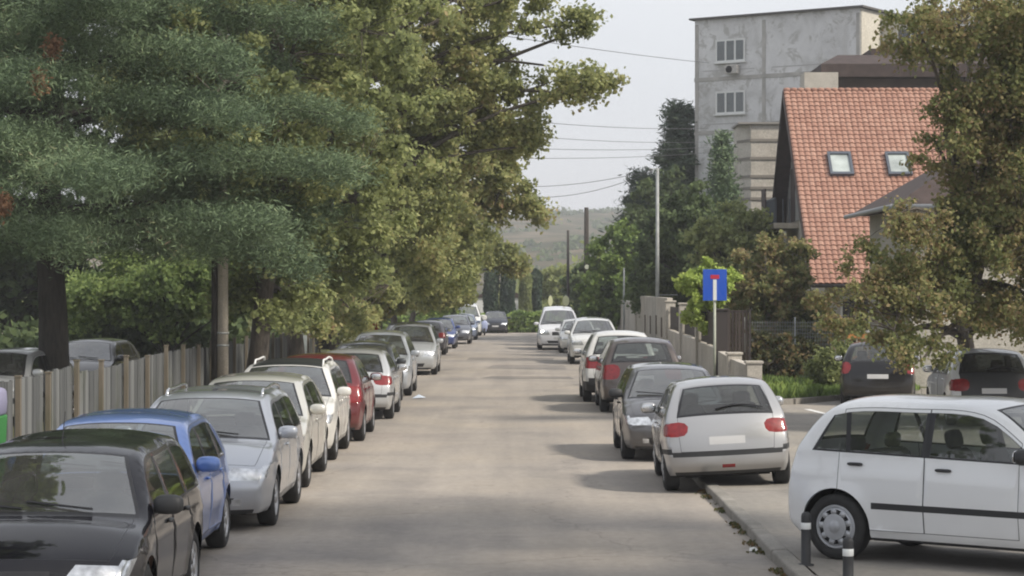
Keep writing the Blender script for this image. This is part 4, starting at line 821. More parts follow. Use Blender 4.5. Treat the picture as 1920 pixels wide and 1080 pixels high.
# wheelie bin at the far left
bn = empty('wheelie_bin', (-5.98, 25.6, .09)); tag(bn, 'tall narrow green wheelie bin with lilac lid against the fence at the left edge', 'bin')
g = MB(); g.add([(-.12,-.2,.05),(.12,-.2,.05),(.12,.2,.05),(-.12,.2,.05),(-.16,-.26,1.12),(.16,-.26,1.12),(.16,.26,1.12),(-.16,.26,1.12)], [(0,3,2,1),(4,5,6,7),(0,1,5,4),(1,2,6,5),(2,3,7,6),(3,0,4,7)]); g.build('bin_body', plain('bingreen', (.04, .22, .05), .5), bn, False, .02)
g = MB(); superball(g, (0, 0, 1.27), (.175, .28, .17), .4); g.build('lid', plain('lilac', (.26, .25, .36), .6), bn, True)
g = MB(); g.lathe([(.09, -.03), (.10, -.02), (.10, .02), (.09, .03)], 16, M=Matrix.Translation((0, 0, .1))); g.build('wheel', M['rubber'], bn)

# ------------------------------------------------------------------ utility poles and wires
M['concrete'] = patchy('concrete', [(.34, .31, .26), (.44, .40, .34), (.52, .48, .42)], 2.0)
M['darkwood'] = barkmat('darkwood', (.03, .026, .024), (.075, .066, .058))
M['steel'] = plain('steel', (.33, .345, .34), .6, .2, var=.15)
up = empty('utility_pole', (-6.13, 47.5, .09)); tag(up, 'thick concrete utility pole with two metal bands before the wooden fence', 'pole')
g = MB(); g.tube([(0, 0, 0), (0, 0, 9.4)], [.125, .085], 14); g.build('shaft', M['concrete'], up, True)
for z in (1.42, 1.68):
    g = MB(); g.lathe([(.128, -.02), (.133, -.02), (.133, .02), (.128, .02)], 16, axis='z', M=Matrix.Translation((0, 0, z))); g.build('band', M['steel'], up, True)
g = MB(); g.tube([(-.17, .02, 0), (-.17, .02, 9.0)], [.085, .06], 12); g.build('shaded_side', M['darkwood'], up, True)  # added dark tube standing in for the pole's shaded left side
lp = empty('lamp_post', (5.42, 83.5, .1)); tag(lp, 'tall slim grey lamp post rising above the right-hand garden wall', 'lamp post')
g = MB(); g.tube([(0, 0, 0), (0, 0, 7.2)], [.085, .06], 12); g.build('shaft', M['steel'], lp, True)
g = MB(); g.tube([(0, 0, 7.05), (-.12, -.3, 7.15), (-.25, -.6, 7.12)], .022, 6); g.build('arm', M['steel'], lp, True)
g = MB(); superball(g, (-.28, -.7, 7.10), (.08, .2, .05), .7); g.build('lamp_head', M['steel'], lp, True)
g = MB(); g.box(.05, .75, -.02, .02, 2.45, 2.48); g.build('side_bracket', M['steel'], lp)
wp = empty('utility_pole', (3.92, 118, .1)); tag(wp, 'dark wooden utility pole with a small pale plate, right of the van', 'pole')
g = MB(); g.tube([(0, 0, 0), (0, 0, 7.05)], [.15, .115], 12); g.build('shaft', M['darkwood'], wp, True)
g = MB(); g.lathe([(0, -.01), (.12, -.01), (.12, .01), (0, .01)], 20, M=Matrix.Translation((.02, -.165, 3.92))); g.build('plate', plain('palelamp', (.62, .65, .52), .5), wp)
wp2 = empty('utility_pole', (3.35, 134, .1)); tag(wp2, 'thin dark pole left of the dark wooden utility pole', 'pole')
g = MB(); g.tube([(0, 0, 0), (0, 0, 6.3)], [.10, .07], 10); g.build('shaft', M['darkwood'], wp2, True)
p3 = empty('steel_post', (5.15, 103, .1)); tag(p3, 'short pale steel post rising behind the stepped garden wall', 'post')
g = MB(); g.tube([(0, 0, 0), (0, 0, 3.65)], [.05, .04], 10); g.build('shaft', M['steel'], p3, True)
g = MB(); g.lathe([(.0, .05), (.045, .03), (.05, 0), (0, 0)], 12, axis='z', M=Matrix.Translation((0, 0, 3.65))); g.build('cap', M['steel'], p3)
# street signs near the van
for px, wd, lb in ((1061, .34, 'round pale road sign seen edge-on above the white van'), (1032, .22, 'small pale sign post behind the white van')):
    sp = empty('road_sign', ((px-960)*112/4200, 112, .1)); tag(sp, lb, 'sign')
    g = MB(); g.tube([(0, 0, 0), (0, 0, 2.45)], .03, 8); g.build('pole', M['steel'], sp, True)
    g = MB(); n = 24; V = [(wd*.5*math.cos(2*math.pi*k/n), -.04, 2.15+.26*math.sin(2*math.pi*k/n)) for k in range(n)]; V += [(a, -.055, c) for a, _, c in V]; g.add(V, [tuple(range(n)), tuple(range(2*n-1, n-1, -1))]+[(k, (k+1) % n, n+(k+1) % n, n+k) for k in range(n)]); g.build('sign_plate', plain('signcream', (.70, .72, .45), .5), sp)
M['wire'] = plain('wire', (.10, .10, .11), .6)
GW = 'overhead wires crossing the street'
def wire(label, p0, p1, sag, r_=.011, n=22):
    p0 = Vector(p0); p1 = Vector(p1); P = []
    for i in range(n+1):
        t = i/n; p = p0.lerp(p1, t); p.z -= sag*4*t*(1-t); P.append(p-p0)
    g = MB(); g.tube(P, r_, 5); o = g.build('overhead_wire', M['wire'], None, True); o.location = p0; tag(o, label, 'wire', GW)
wire('highest wire sloping down across the tree crown towards the apartment block', at(420, -22, 50), at(1330, 118, 110), .15, .013)
wire('upper wire crossing the open sky level with the top floor windows', at(1000, 228, 80), at(1330, 240, 116), .12)
wire('second wire of the bundle running level towards the pine', at(930, 250, 84), at(1330, 266, 118), .15)
wire('third wire of the bundle running level towards the pine', at(930, 276, 86), at(1330, 276, 118), .12)
wire('lowest level wire of the bundle above the lamp post', at(930, 296, 86), at(1330, 286, 118), .12)
wire('wire running from the lamp post down to the left trees, upper one', at(1222, 319, 83.4), at(930, 348, 96), .25)
wire('wire running from the lamp post down to the left trees, lower one', at(1222, 321, 83.4), at(930, 362, 96), .5)

# ------------------------------------------------------------------ stepped wall, piers and railings on the right
M['render'] = patchy('render', [(.40, .37, .325), (.50, .465, .41), (.58, .54, .48)], .9, 25, .9, .3)
M['rail'] = plain('rail', (.045, .036, .034), .6)
M['railpanel'] = wood('railpanel', (.03, .024, .022), (.055, .044, .040), (.08, .065, .058))
wl = empty('garden_wall', (5.45, 48, .11)); tag(wl, 'pale stepped garden wall with piers and dark railings along the right pavement', 'wall')
def sec(y0, y1, z0, z1, name='wall_section', dx=0, mat='render', th=.10, top0=None):
    g = MB(); g.add([(-th+dx, y0-48, -.1), (th+dx, y0-48, -.1), (th+dx, y1-48, -.1), (-th+dx, y1-48, -.1), (-th+dx, y0-48, z0), (th+dx, y0-48, z0), (th+dx, y1-48, z1), (-th+dx, y1-48, z1)], [(0,3,2,1),(4,5,6,7),(0,1,5,4),(1,2,6,5),(2,3,7,6),(3,0,4,7)]); g.build(name, M[mat], wl, False, .01)
sec(50.7, 54.8, .86, .90); sec(55.1, 58.2, .92, 1.0); 
sec(58.6, 64.4, 1.05, 1.1); sec(64.8, 70.6, 1.15, 1.2); sec(71, 77, 1.2, 1.25)
sec(77.4, 96, 2.35, 2.42); sec(96.3, 112, 2.1, 2.2)
for y, h in ((50.5, .92), (54.95, 1.0), (58.4, 2.05), (64.6, 2.15), (70.8, 2.15), (77.2, 2.2), (96.15, 2.45), (112.2, 2.2)):
    g = MB(); g.box(-.17, .17, y-48-.17, y-48+.17, -.1, h); g.box(-.20, .20, y-48-.20, y-48+.20, h+.002, h+.06); g.build('pier', M['rail'] if y == 58.4 else M['render'], wl, False, .01)
for y0, y1, z0, z1 in ((58.6, 64.4, 1.1, 2.0), (64.8, 70.6, 1.2, 2.05), (71, 77, 1.25, 2.05)):
    g = MB(); n = int((y1-y0)/.13)
    for i in range(n): yy = y0-48+(i+.5)*(y1-y0)/n; g.box(-.012, .012, yy-.045, yy+.045, z0+.03, z1)
    for z in (z0+.1, z1-.15): g.box(.014, .04, y0-48, y1-48, z, z+.05)
    g.build('railing', M['rail'], wl)
for i, (y, z) in enumerate(((80, 1.3), (83, 1.35), (86.5, 1.3), (90, 1.3))):
    g = MB(); g.box(-.125, -.105, y-48-.28, y-48+.28, z-.35, z+.35); g.build('wall_niche', plain('niche', (.13, .10, .08), .8), wl)
# dark slatted gate and wire mesh fence turning the corner behind the low wall
gt = empty('slatted_gate', (5.9, 60.2, .1)); tag(gt, 'dark brown slatted gate right of the blue sign post', 'gate')
g = MB()
for i in range(9): g.box(-.38+i*.093, -.38+i*.093+.075, -.012, .012, .9, 2.05)
for i in range(9): g.box(-.38+i*.093, -.38+i*.093+.075, -.012, .012, .05, .88)
g.build('slats', M['railpanel'], gt)
g = MB(); g.box(-.42, .50, .014, .05, .86, .93); g.box(-.42, .50, .014, .05, 2.0, 2.06); g.box(-.44, -.385, -.03, .03, 0, 2.1); g.box(.46, .52, -.03, .03, 0, 2.1); g.build('gate_frame', M['rail'], gt)
mf = empty('mesh_fence', (6.5, 62.5, .1)); tag(mf, 'grey wire mesh fence between the dark gate and the red roofed house', 'fence')
g = MB()
for i in range(41): x = i*.07; g.box(x-.004, x+.004, -.004, .004, .05, 1.75)
for i in range(17): z = .1+i*.1; g.box(0, 2.8, .0055, .012, z-.004, z+.004)
g.build('wire_mesh', M['steel'], mf)
for x in (0, 1.4, 2.8):
    g = MB(); g.tube([(x, .03, 0), (x, .03, 1.85)], .025, 8); g.build('post', M['steel'], mf, True)
# dead-end sign
sg = empty('dead_end_sign', (5.12, 56.6, .1)); tag(sg, 'blue square dead-end sign with white stem and red bar on a pale pole', 'road sign')
M['signblue'] = plain('signblue', (.012, .085, .50), .4, coat=.3); M['signwhite'] = plain('signwhite', (.75, .77, .76), .4); M['signred'] = plain('signred', (.50, .03, .06), .4)
g = MB(); g.tube([(0, 0, 0), (0, 0, 2.45)], .035, 10); g.build('pole', plain('palepole', (.38, .40, .33), .6, var=.15), sg, True)
def plate(x0, x1, z0, z1, y0, y1, name, mat, parent, bev=0.03):
    g = MB(); g.box(x0, x1, y0, y1, z0, z1); o = g.build(name, mat, parent)
    b = o.modifiers.new('b', 'BEVEL'); b.width = bev; b.segments = 3; b.limit_method = 'ANGLE'; b.angle_limit = R(60); return o
sp = plate(-.30, .30, 2.33, 3.12, -.062, -.042, 'sign_plate', M['signblue'], sg, .006)
plate(-.045, .045, 2.335, 2.86, -.070, -.0635, 'stem', M['signwhite'], sp, .002); plate(-.11, .11, 2.88, 2.98, -.070, -.0635, 'bar', M['signred'], sp, .002)
# bollards
GBo = 'short black bollards by the kerb'
def bollard(px, pyb, lb, z0=.10):
    D = (CAMH-z0)*4200/(pyb-551); p = at(px, pyb, D); r_ = empty('bollard', (p.x, D, z0)); tag(r_, lb, 'bollard', GBo)
    g = MB(); g.lathe([(.075, 0), (.075, .012), (.045, .02), (.045, .335)], 20, axis='z'); g.lathe([(.045, .395), (.045, .45), (.040, .475), (.025, .49), (0, .492)], 20, axis='z'); g.build('post', M['black_plastic'], r_, True)
    g = MB(); g.lathe([(.045, .335), (.0465, .337), (.0465, .393), (.045, .395)], 20, axis='z'); g.build('reflective_band', M['signwhite'], r_, True)
bollard(1511, 1060, 'black bollard with white band beside the rear wheel of the white hatchback'); bollard(1590, 1118, 'black bollard with white band cut off by the bottom edge')

# ------------------------------------------------------------------ red roofed house
def tiles(name, ca, cb, cc, w_=.24, h_=.34):
    m, N, L, b = newmat(name); tc = N.new('ShaderNodeTexCoord'); v = mapping(N, L)
    g = N.new('ShaderNodeNewGeometry'); n = noise(N, L, v, .8, 6, .65, .3); n2 = noise(N, L, v, 7, 4, .6)
    mt = N.new('ShaderNodeMath'); mt.operation = 'MULTIPLY_ADD'; mt.inputs[1].default_value = .32; L.new(g.outputs['Random Per Island'], mt.inputs[0])
    m2 = N.new('ShaderNodeMath'); m2.operation = 'MULTIPLY'; m2.inputs[1].default_value = .7; L.new(n, m2.inputs[0]); L.new(m2.outputs[0], mt.inputs[2])
    c = ramp(N, L, mt.outputs[0], [(.12, ca), (.5, cb), (.9, cc)]); c = mix(N, L, ramp(N, L, n2, [(.55, (0, 0, 0)), (.72, (.4, .4, .4))]), c, (.16, .12, .09))
    L.new(c, b.inputs['Base Color']); setp(b, Roughness=.85, Specular_IOR_Level=.2); return m
M['tile'] = tiles('tile', (.27, .145, .11), (.36, .205, .155), (.43, .27, .21)); M['browntile'] = plain('browntile', (.055, .038, .034), .85, var=.3, scale=3, bump=.4)
M['darktimber'] = plain('darktimber', (.045, .028, .025), .7, var=.3, scale=5)
M['housewall'] = patchy('housewall', [(.38, .36, .31), (.47, .44, .39), (.54, .51, .455)], .7, 18, .9, .3)
M['winglass'] = glassmat('winglass', (.25, .27, .28), .12); M['winframe'] = plain('winframe', (.68, .68, .66), .5); M['bluegrey'] = plain('bluegrey', (.10, .115, .14), .5, .3)
M['curtain'] = plain('curtain', (.40, .40, .40), .9, var=.25, scale=3)
hs = empty('red_roofed_house', (10.6, 76, 0)); tag(hs, 'house with steep red tiled roof, two skylights and a gable balcony', 'house')
HX, EY, RY, EZ, RZ = 10.03, 75.0, 82.7, 2.92, 10.1; HX1 = 21.0
def W_(p): return Vector(p)-Vector((10.6, 76, 0))
def slope(y0, z0, y1, z1, name, tiled):
    d = Vector((0, y1-y0, z1-z0)); L_ = d.length; d.normalize(); nn = Vector((0, -d.z, d.y)) if y1 > y0 else Vector((0, d.z, -d.y)); nn = nn if nn.z > 0 else -nn
    g = MB(); p0 = W_((HX, y0, z0)); a = p0-nn*.12; e = Vector((HX1-HX, 0, 0)); q = [a, a+e, a+e+d*L_, a+d*L_]; g.add([*q, *[x+nn*.10 for x in q]], [(0,3,2,1),(4,5,6,7),(0,1,5,4),(1,2,6,5),(2,3,7,6),(3,0,4,7)], 1)
    if tiled:
        rows = int(L_/.235); cols = int((HX1-HX)/.205); rn = random.Random(5)
        for i in range(rows):
            for j in range(cols):
                t0 = i*L_/rows; t1 = t0+L_/rows*1.12; x0 = j*(HX1-HX)/cols; xw = (HX1-HX)/cols; off = rn.uniform(-.006, .006)
                A = p0+d*t0+Vector((x0, 0, 0))+nn*(.045+off); B = p0+d*min(t1, L_)+Vector((x0, 0, 0))+nn*(.008+off)
                # a curved pantile: three strips over its width plus its butt end
                prof = [(0, .0), (xw*.28, .035), (xw*.62, .035), (xw*.97, -.0)]
                V = [A+Vector((x, 0, 0))+nn*h for x, h in prof]+[B+Vector((x, 0, 0))+nn*h for x, h in prof]+[A+Vector((x, 0, 0))+nn*(h-.035) for x, h in prof]
                g.add(V, [(0, 1, 5, 4), (1, 2, 6, 5), (2, 3, 7, 6), (8, 9, 1, 0), (9, 10, 2, 1), (10, 11, 3, 2)], 0)
    o = g.build(name, [M['tile'], M['darktimber']], hs); return o, p0, d, nn
rf, p0, dS, nS = slope(EY, EZ, RY, RZ, 'roof', True)
slope(86.9, 5.2, RY, RZ, 'back_roof', False)
g = MB()
for j in range(44): x0 = HX+j*.25-.0; superball(g, W_((x0+.12, RY, RZ+.03)), (.15, .12, .09), .8, 8, 4)
g.build('ridge_tiles', M['tile'], rf, True)
g = MB(); g.tube([W_((HX, EY-.07, EZ-.05)), W_((HX1, EY-.07, EZ-.05))], .06, 8); g.build('gutter', M['rail'], hs, True)
g = MB()
a0 = W_((HX-.03, EY, EZ)); 
for (y0, z0, y1, z1) in ((EY, EZ, RY, RZ), (86.9, 5.2, RY, RZ)):
    A = W_((HX-.045, y0, z0)); B = W_((HX-.045, y1, z1)); h = Vector((0, 0, .26)); g.add([A-h, A+Vector((.03, 0, 0))-h, A+Vector((.03, 0, 0)), A, B-h, B+Vector((.03, 0, 0))-h, B+Vector((.03, 0, 0)), B], [(0,3,2,1),(4,5,6,7),(0,1,5,4),(1,2,6,5),(2,3,7,6),(3,0,4,7)])
g.build('bargeboard', M['darktimber'], hs)
# walls: gable side, front and back
GX = HX+.55
poly = [(EY+.7, 0), (86.4, 0), (86.4, 5.45), (RY, RZ-.35), (EY+.7, EZ+.30)]
g = MB(); V = [W_((GX, y, z)) for y, z in poly]+[W_((HX1-.5, y, z)) for y, z in poly]; n = 5; g.add(V, [tuple(range(n)), tuple(range(2*n-1, n-1, -1))]+[(i, (i+1) % n, n+(i+1) % n, n+i) for i in range(n)]); g.build('wall', M['housewall'], hs)
# recessed timber cladding and balcony on the gable
g = MB()
for i in range(22): y = 81.0+i*.22; g.box(GX-.035-10.6, GX-.003-10.6, y-76, y+.20-76, 5.3, min(RZ-.6, RZ-.6-abs(y-RY)*1.05)) if RZ-.6-abs(y-RY)*1.05 > 5.4 else None
g.build('gable_cladding', plain('greyboards', (.26, .26, .25), .8, var=.25, scale=2), hs)
g = MB(); g.box(HX-.35-10.6, GX-10.6-.003, 82.6-76, 86.6-76, 5.02, 5.22); g.build('balcony_floor', M['concrete'], hs)
g = MB()
for i in range(15): y = 82.7+i*.27; g.box(HX-.34-10.6, HX-.31-10.6, y-76, y+.04-76, 5.22, 6.1)
g.box(HX-.35-10.6, HX-.30-10.6, 82.6-76, 86.6-76, 6.1, 6.16); 
for i in range(3): g.box(HX-.3-10.6+i*.25, HX-.27-10.6+i*.25, 82.63-76, 82.66-76, 5.22, 6.1)
g.build('balcony_railing', M['bluegrey'], hs)
g = MB(); g.box(HX-.40-10.6, HX-.36-10.6, 85.2-76, 86.5-76, 5.0, 6.6); g.build('privacy_screen', M['darktimber'], hs)
g = MB(); g.box(GX-.06-10.6, GX-.036-10.6, 83.4-76, 84.6-76, 5.3, 7.3); g.build('balcony_door', M['darktimber'], hs)
# ground floor windows at the front
for x in (11.6, 14.2):
    g = MB(); g.box(x-10.6-.5, x-10.6+.5, EY+.69-76-.03, EY+.69-76, 1.3, 2.5); w1 = g.build('window', M['winframe'], hs)
    g = MB(); g.box(x-10.6-.43, x-10.6-.03, EY+.65-76-.005, EY+.65-76, 1.37, 2.43); g.box(x-10.6+.03, x-10.6+.43, EY+.65-76-.005, EY+.65-76, 1.37, 2.43); g.build('pane', M['car_glass_dark'], w1)
for x0, k0 in ((10.03+1.62, .585), (10.03+3.68, .585)):
    # local frame in the roof plane
    ex = Vector((1, 0, 0)); c = W_((x0, EY, EZ))+dS*(k0*10.55)+nS*.02
    T = Matrix((( ex.x, dS.x, nS.x, c.x), (ex.y, dS.y, nS.y, c.y), (ex.z, dS.z, nS.z, c.z), (0, 0, 0, 1)))
    g = MB(); g.box(-.42, .42, -.62, -.50, 0, .16, 0, T); g.box(-.42, .42, .50, .62, 0, .16, 0, T); g.box(-.42, -.33, -.499, .499, 0, .16, 0, T); g.box(.33, .42, -.499, .499, 0, .16, 0, T); sk = g.build('skylight', M['bluegrey'], rf)
    g = MB(); g.box(-.33, .33, -.5, .5, .09, .10, 0, T); g.build('pane', plain('skypane', (.38, .42, .40), .12, coat=1.0, var=.3, scale=1.5), sk)
# orange painted timber frame at the foot of the house
og = empty('orange_fence', (10.6, 72.8, .1)); tag(og, 'orange painted low timber fence at the foot of the red roofed house', 'fence')
M['orange'] = plain('orangepaint', (.50, .22, .07), .7, var=.2)
g = MB(); g.box(-.75, 1.9, -.04, -.005, 1.05, 1.2); g.box(-.75, 1.9, -.04, -.005, .35, .48); g.build('rail', M['orange'], og)
for x in (-.7, .5, 1.8): g = MB(); g.box(x-.07, x+.07, 0, .1, 0, 1.25); g.build('post', M['orange'], og)
g = MB()
for i in range(14): g.box(-.6+i*.175, -.6+i*.175+.14, .0, .02, .2, 1.04)
g.build('slats', plain('brownslat', (.20, .12, .06), .8, var=.3), og)
# small building with a brown hipped roof half hidden by the tree
bh = empty('outbuilding', (14.5, 62, 0)); tag(bh, 'small house with brown hipped roof and grey gutter half hidden by the right tree', 'house')
g = MB(); e0 = 4.95; x0, x1, y0, y1 = -4.32, 8, -2.2, 6; g.add([(x0, y0, e0), (x1, y0, e0), (x1, y1, e0), (x0, y1, e0), (0, 1.9, 7.6), (5, 1.9, 7.6)], [(0, 1, 5, 4), (1, 2, 5), (2, 3, 4, 5), (3, 0, 4), (3, 2, 1, 0)]); g.build('roof', M['browntile'], bh)
g = MB(); g.tube([(x0-.03, y0-.05, e0-.02), (x1, y0-.05, e0-.02)], .07, 8); g.tube([(x0-.05, y0-.05, e0-.02), (x0-.05, y1, e0-.02)], .07, 8); g.build('gutter', plain('guttergrey', (.32, .33, .34), .5), bh, True)
g = MB(); g.box(x0+.6, x1-.5, y0+.6, y1-.5, 0, e0-.003); g.build('wall', M['housewall'], bh)
# ------------------------------------------------------------------ brown roofed building and apartment block behind
bb = empty('brown_roofed_building', (22, 100, 0)); tag(bb, 'wide dark brown roofed building between the red roof and the apartment block', 'building')
g = MB()
P = [at(1545, 133, 97), at(1570, 110, 97)]
xA = (1540-960)*97/4200; zt = CAMH+441*97/4200; zb = CAMH+416*97/4200
g.box(xA-22, 14, -3.0, 4, zb-.2, zb+.36); g.add([(xA-22+.0, -3, zb+.36), (14, -3, zb+.36), (14, 4, zb+.36), (xA-22, 4, zb+.36), (xA-22+1.0, -1, zb+.95), (14, -1, zb+.95), (14, 4, zb+.95), (xA-22+1.0, 4, zb+.95)], [(4,5,6,7),(0,1,5,4),(2,3,7,6),(3,0,4,7)])
g.box((1640-960)*100/4200-22, 14, 1, 8, zb+.95, CAMH+(551-95)*101/4200+.1); g.build('roof', M['browntile'], bb)
g = MB(); g.box(xA-22+.8, 13, -2.2, 8, 0, zb-.21); g.build('wall', plain('brownwall', (.11, .08, .07), .85, var=.2, scale=1.5), bb)
g = MB(); g.box((1505-960)*96/4200-22, (1568-960)*96/4200-22, -4.6, -3.2, zb-1.6, CAMH+(551-138)*96/4200-.0); g.build('grey_annex', M['render'], bb)
def blockmat():
    m, N, L, b = newmat('blockwall'); v = mapping(N, L); n = noise(N, L, v, .55, 7, .68, .5); n2 = noise(N, L, mapping(N, L, (3, 3, .4)), .8, 6, .6); n3 = noise(N, L, v, 1.5, 8, .75, .6)
    c = ramp(N, L, n, [(.32, (.48, .475, .465)), (.5, (.63, .625, .62)), (.7, (.72, .715, .71))])
    c = mix(N, L, ramp(N, L, n2, [(.5, (0, 0, 0)), (.75, (.35, .35, .35))]), c, (.46, .44, .40)); c = mix(N, L, ramp(N, L, n3, [(.53, (0, 0, 0)), (.58, (.75, .75, .75))]), c, (.40, .39, .365))
    L.new(c, b.inputs['Base Color']); setp(b, Roughness=.9); return m
M['block'] = blockmat(); M['blockcream'] = patchy('blockcream', [(.50, .47, .40), (.57, .54, .47), (.62, .59, .52)], .5, 10)
ab = empty('apartment_block', (9.8, 120, 0)); tag(ab, 'five storey grey concrete apartment block with stained panels behind the trees', 'building')
M['groove'] = plain('groove', (.40, .39, .38), .9)
ang = math.atan2(114.6-120, 17.83-9.8); FL = math.hypot(17.83-9.8, 5.4); T = Matrix.Rotation(ang, 4, 'Z')   # local x along the facade, y into the building
HT = 17.25
FLw = FL
g = MB(); g.box(0, FLw, 0, 12, 0, HT, 0, T); g.build('wall', M['block'], ab)
g = MB(); g.box(FLw+.003, FLw+.05, 0.02, 12, 0, HT-.05, 0, T); g.box(FLw+.003, FLw+9, 2.5, 11.9, 0, HT-.3, 0, T); g.build('side_wall', M['blockcream'], ab)
g = MB(); g.box(-.25, FLw+.25, -.22, 12.2, HT+.003, HT+.10, 0, T); g.box(FLw+.26, FLw+9.2, 2.3, 12.2, HT-.29, HT-.19, 0, T); g.build('roof_slab', plain('roofdark', (.10, .095, .09), .8), ab)
g = MB()
for z in (14.05, 11.2, 8.35, 5.5, 2.65): g.box(-.03, FLw, -.035, -.003, z-.10, z+.10, 0, T)
for x in (0.12, 4.15, FLw-.12): g.box(x-.10, x+.10, -.028, -.002, 0, HT-.25, 0, T)
g.build('panel_joint', plain('joint', (.40, .385, .36), .9, var=.2, scale=1.5), ab)
g = MB()
for z in (14.05, 11.2, 8.35):
    for (xa, xb) in ((.5, 3.6), (4.6, 9.0)):
        g.box(xa, min(xb, FLw-.4), -.012, -.002, z+.42, z+.46, 0, T)
        g.build('panel_groove', M['groove'], ab); g = MB()
# a tall window: frame, panes, sill
def awin(x, z, w_, h_, ac=False):
    g = MB(); f = .10; g.box(x, x+w_, -.06, -.036, z, z+f, 0, T); g.box(x, x+w_, -.06, -.036, z+h_-f, z+h_, 0, T)
    for k in (0, 1, 2, 3): xx = x+(w_-f)*k/3; g.box(xx, xx+f, -.064, -.037, z+f, z+h_-f, 0, T)
    wn = g.build('window', M['winframe'], ab)
    g = MB()
    for k in range(3): xx = x+(w_-f)*k/3+f; g.box(xx, xx+(w_-f)/3-f, -.052, -.048, z+f, z+h_-f, 0, T)
    g.build('pane', M['car_glass'], wn)
    g = MB(); g.box(x+.06, x+w_-.06, -.044, -.038, z+.06, z+h_-.06, 0, T); g.build('curtain', plain('curtaingrey', (.16, .17, .20), .9, var=.5, scale=1.2), wn)
    g = MB(); g.box(x-.08, x+w_+.08, -.16, -.0365, z-.07, z-.003, 0, T); g.build('sill', M['winframe'], wn)
sfac = 4200/119.3
def zy(py, D=119.3): return CAMH-(py-551)*D/4200
for (p0_, p1_) in ((75, 118), (172, 215), (272, 316)):
    awin(1.28, zy(p1_), 1.78, zy(p0_)-zy(p1_))
g = MB(); g.box(2.0, 2.75, -.40, -.07, zy(141), zy(125), 0, T); ac = g.build('air_conditioner', plain('acwhite', (.45, .43, .40), .6, var=.2), ab, False, .02)
g = MB(); g.lathe([(.0, -.42), (.19, -.42), (.19, -.401), (.0, -.401)], 18, M=T @ Matrix.Translation((2.28, 0, zy(133)))); g.build('fan_grille', M['under'], ac)
# side windows on the cream wing
for z0 in (zy(100, 115), zy(190, 115)):
    for x in (FLw+.9, FLw+4.2):
        g = MB(); g.box(x, x+1.6, 2.44, 2.497, z0, z0+1.4, 0, T); wn = g.build('window', M['winframe'], ab)
        g = MB(); g.box(x+.1, x+.76, 2.425, 2.432, z0+.1, z0+1.3, 0, T); g.box(x+.84, x+1.5, 2.425, 2.432, z0+.1, z0+1.3, 0, T); g.build('pane', M['car_glass_dark'], wn)
# stepped bay of stacked balconies lower down
g = MB(); bx0 = (1385-960)*113/4200; bx1 = 13.6; zt = zy(232, 112); 
g.box(bx0+.55-9.8, bx1-9.8, 112.3-120, 115.5-120, 0, zt); g.add([(bx0-9.8, -6.2, 0), (bx0+.55-9.8, -7.7, 0), (bx0+.55-9.8, -4.5, 0), (bx0-9.8, -4.5, 0), (bx0-9.8, -6.2, zt), (bx0+.55-9.8, -7.7, zt), (bx0+.55-9.8, -4.5, zt), (bx0-9.8, -4.5, zt)], [(4,5,6,7),(0,1,5,4),(3,0,4,7)]); g.build('balcony_bay', patchy('bay', [(.42, .39, .34), (.50, .465, .41), (.56, .53, .475)], .8, 12), ab)
g = MB()
for py in (262, 296, 330, 352, 372): z = zy(py, 112); g.box(bx0+.5-9.8, bx1-9.8, 112.27-120-.02, 112.296-120, z-.07, z+.07); g.add([(bx0-.02-9.8, -6.22, z-.07), (bx0+.53-9.8, -7.73, z-.07), (bx0+.53-9.8, -7.73, z+.07), (bx0-.02-9.8, -6.22, z+.07)], [(0, 1, 2, 3)])
g.build('balcony_band', plain('band', (.22, .20, .175), .85), ab)
g = MB(); g.box(bx0-.1-9.8, bx1+.05-9.8, -7.85, -4.4, zt+.003, zt+.10); g.build('balcony_cap', plain('cap', (.27, .255, .235), .8), ab)

# white houses glimpsed between the cypresses
GHs = 'pale houses beyond the cypresses'
for px, w_, lb in ((968, 1.5, 'pale white house glimpsed between the second and third cypress'), (906, 1.2, 'pale grey house glimpsed left of the first cypress')):
    r_ = empty('far_house', ((px-960)*166/4200, 168, 0)); tag(r_, lb, 'house', GHs)
    g = MB(); g.box(-w_/2, w_/2, 0, 4, 0, 2.3); g.build('wall', plain('farwhite', (.62, .62, .60), .9), r_)
    g = MB(); g.add([(-w_/2-.1, -.1, 2.303), (w_/2+.1, -.1, 2.303), (w_/2+.1, 4, 2.303), (-w_/2-.1, 4, 2.303), (0, -.1, 2.7), (0, 4, 2.7)], [(0, 1, 4), (1, 2, 5, 4), (2, 3, 5), (3, 0, 4, 5)]); g.build('roof', M['browntile'], r_)
# litter
g = MB(); g.add([(-.16, -.12, 0), (.1, -.15, .02), (.18, .1, .01), (-.1, .14, .03), (0, 0, .09)], [(0, 1, 4), (1, 2, 4), (2, 3, 4), (3, 0, 4)]); o = g.build('litter', plain('litterwhite', (.55, .62, .72), .6)); o.location = ((785-960)*55.7/4200, 55.7, .01); tag(o, 'pale blue crumpled litter on the road beside the left cars', 'litter')
g = MB(); g.add([(-.05, -.05, 0), (.05, -.06, .01), (.06, .04, .0), (-.04, .06, .02), (0, 0, .04)], [(0, 1, 4), (1, 2, 4), (2, 3, 4), (3, 0, 4)]); o = g.build('litter', plain('litterpaper', (.65, .65, .62), .7)); o.location = (2.44, 22.6, .01); tag(o, 'scrap of white paper in the gutter by the right kerb', 'litter')
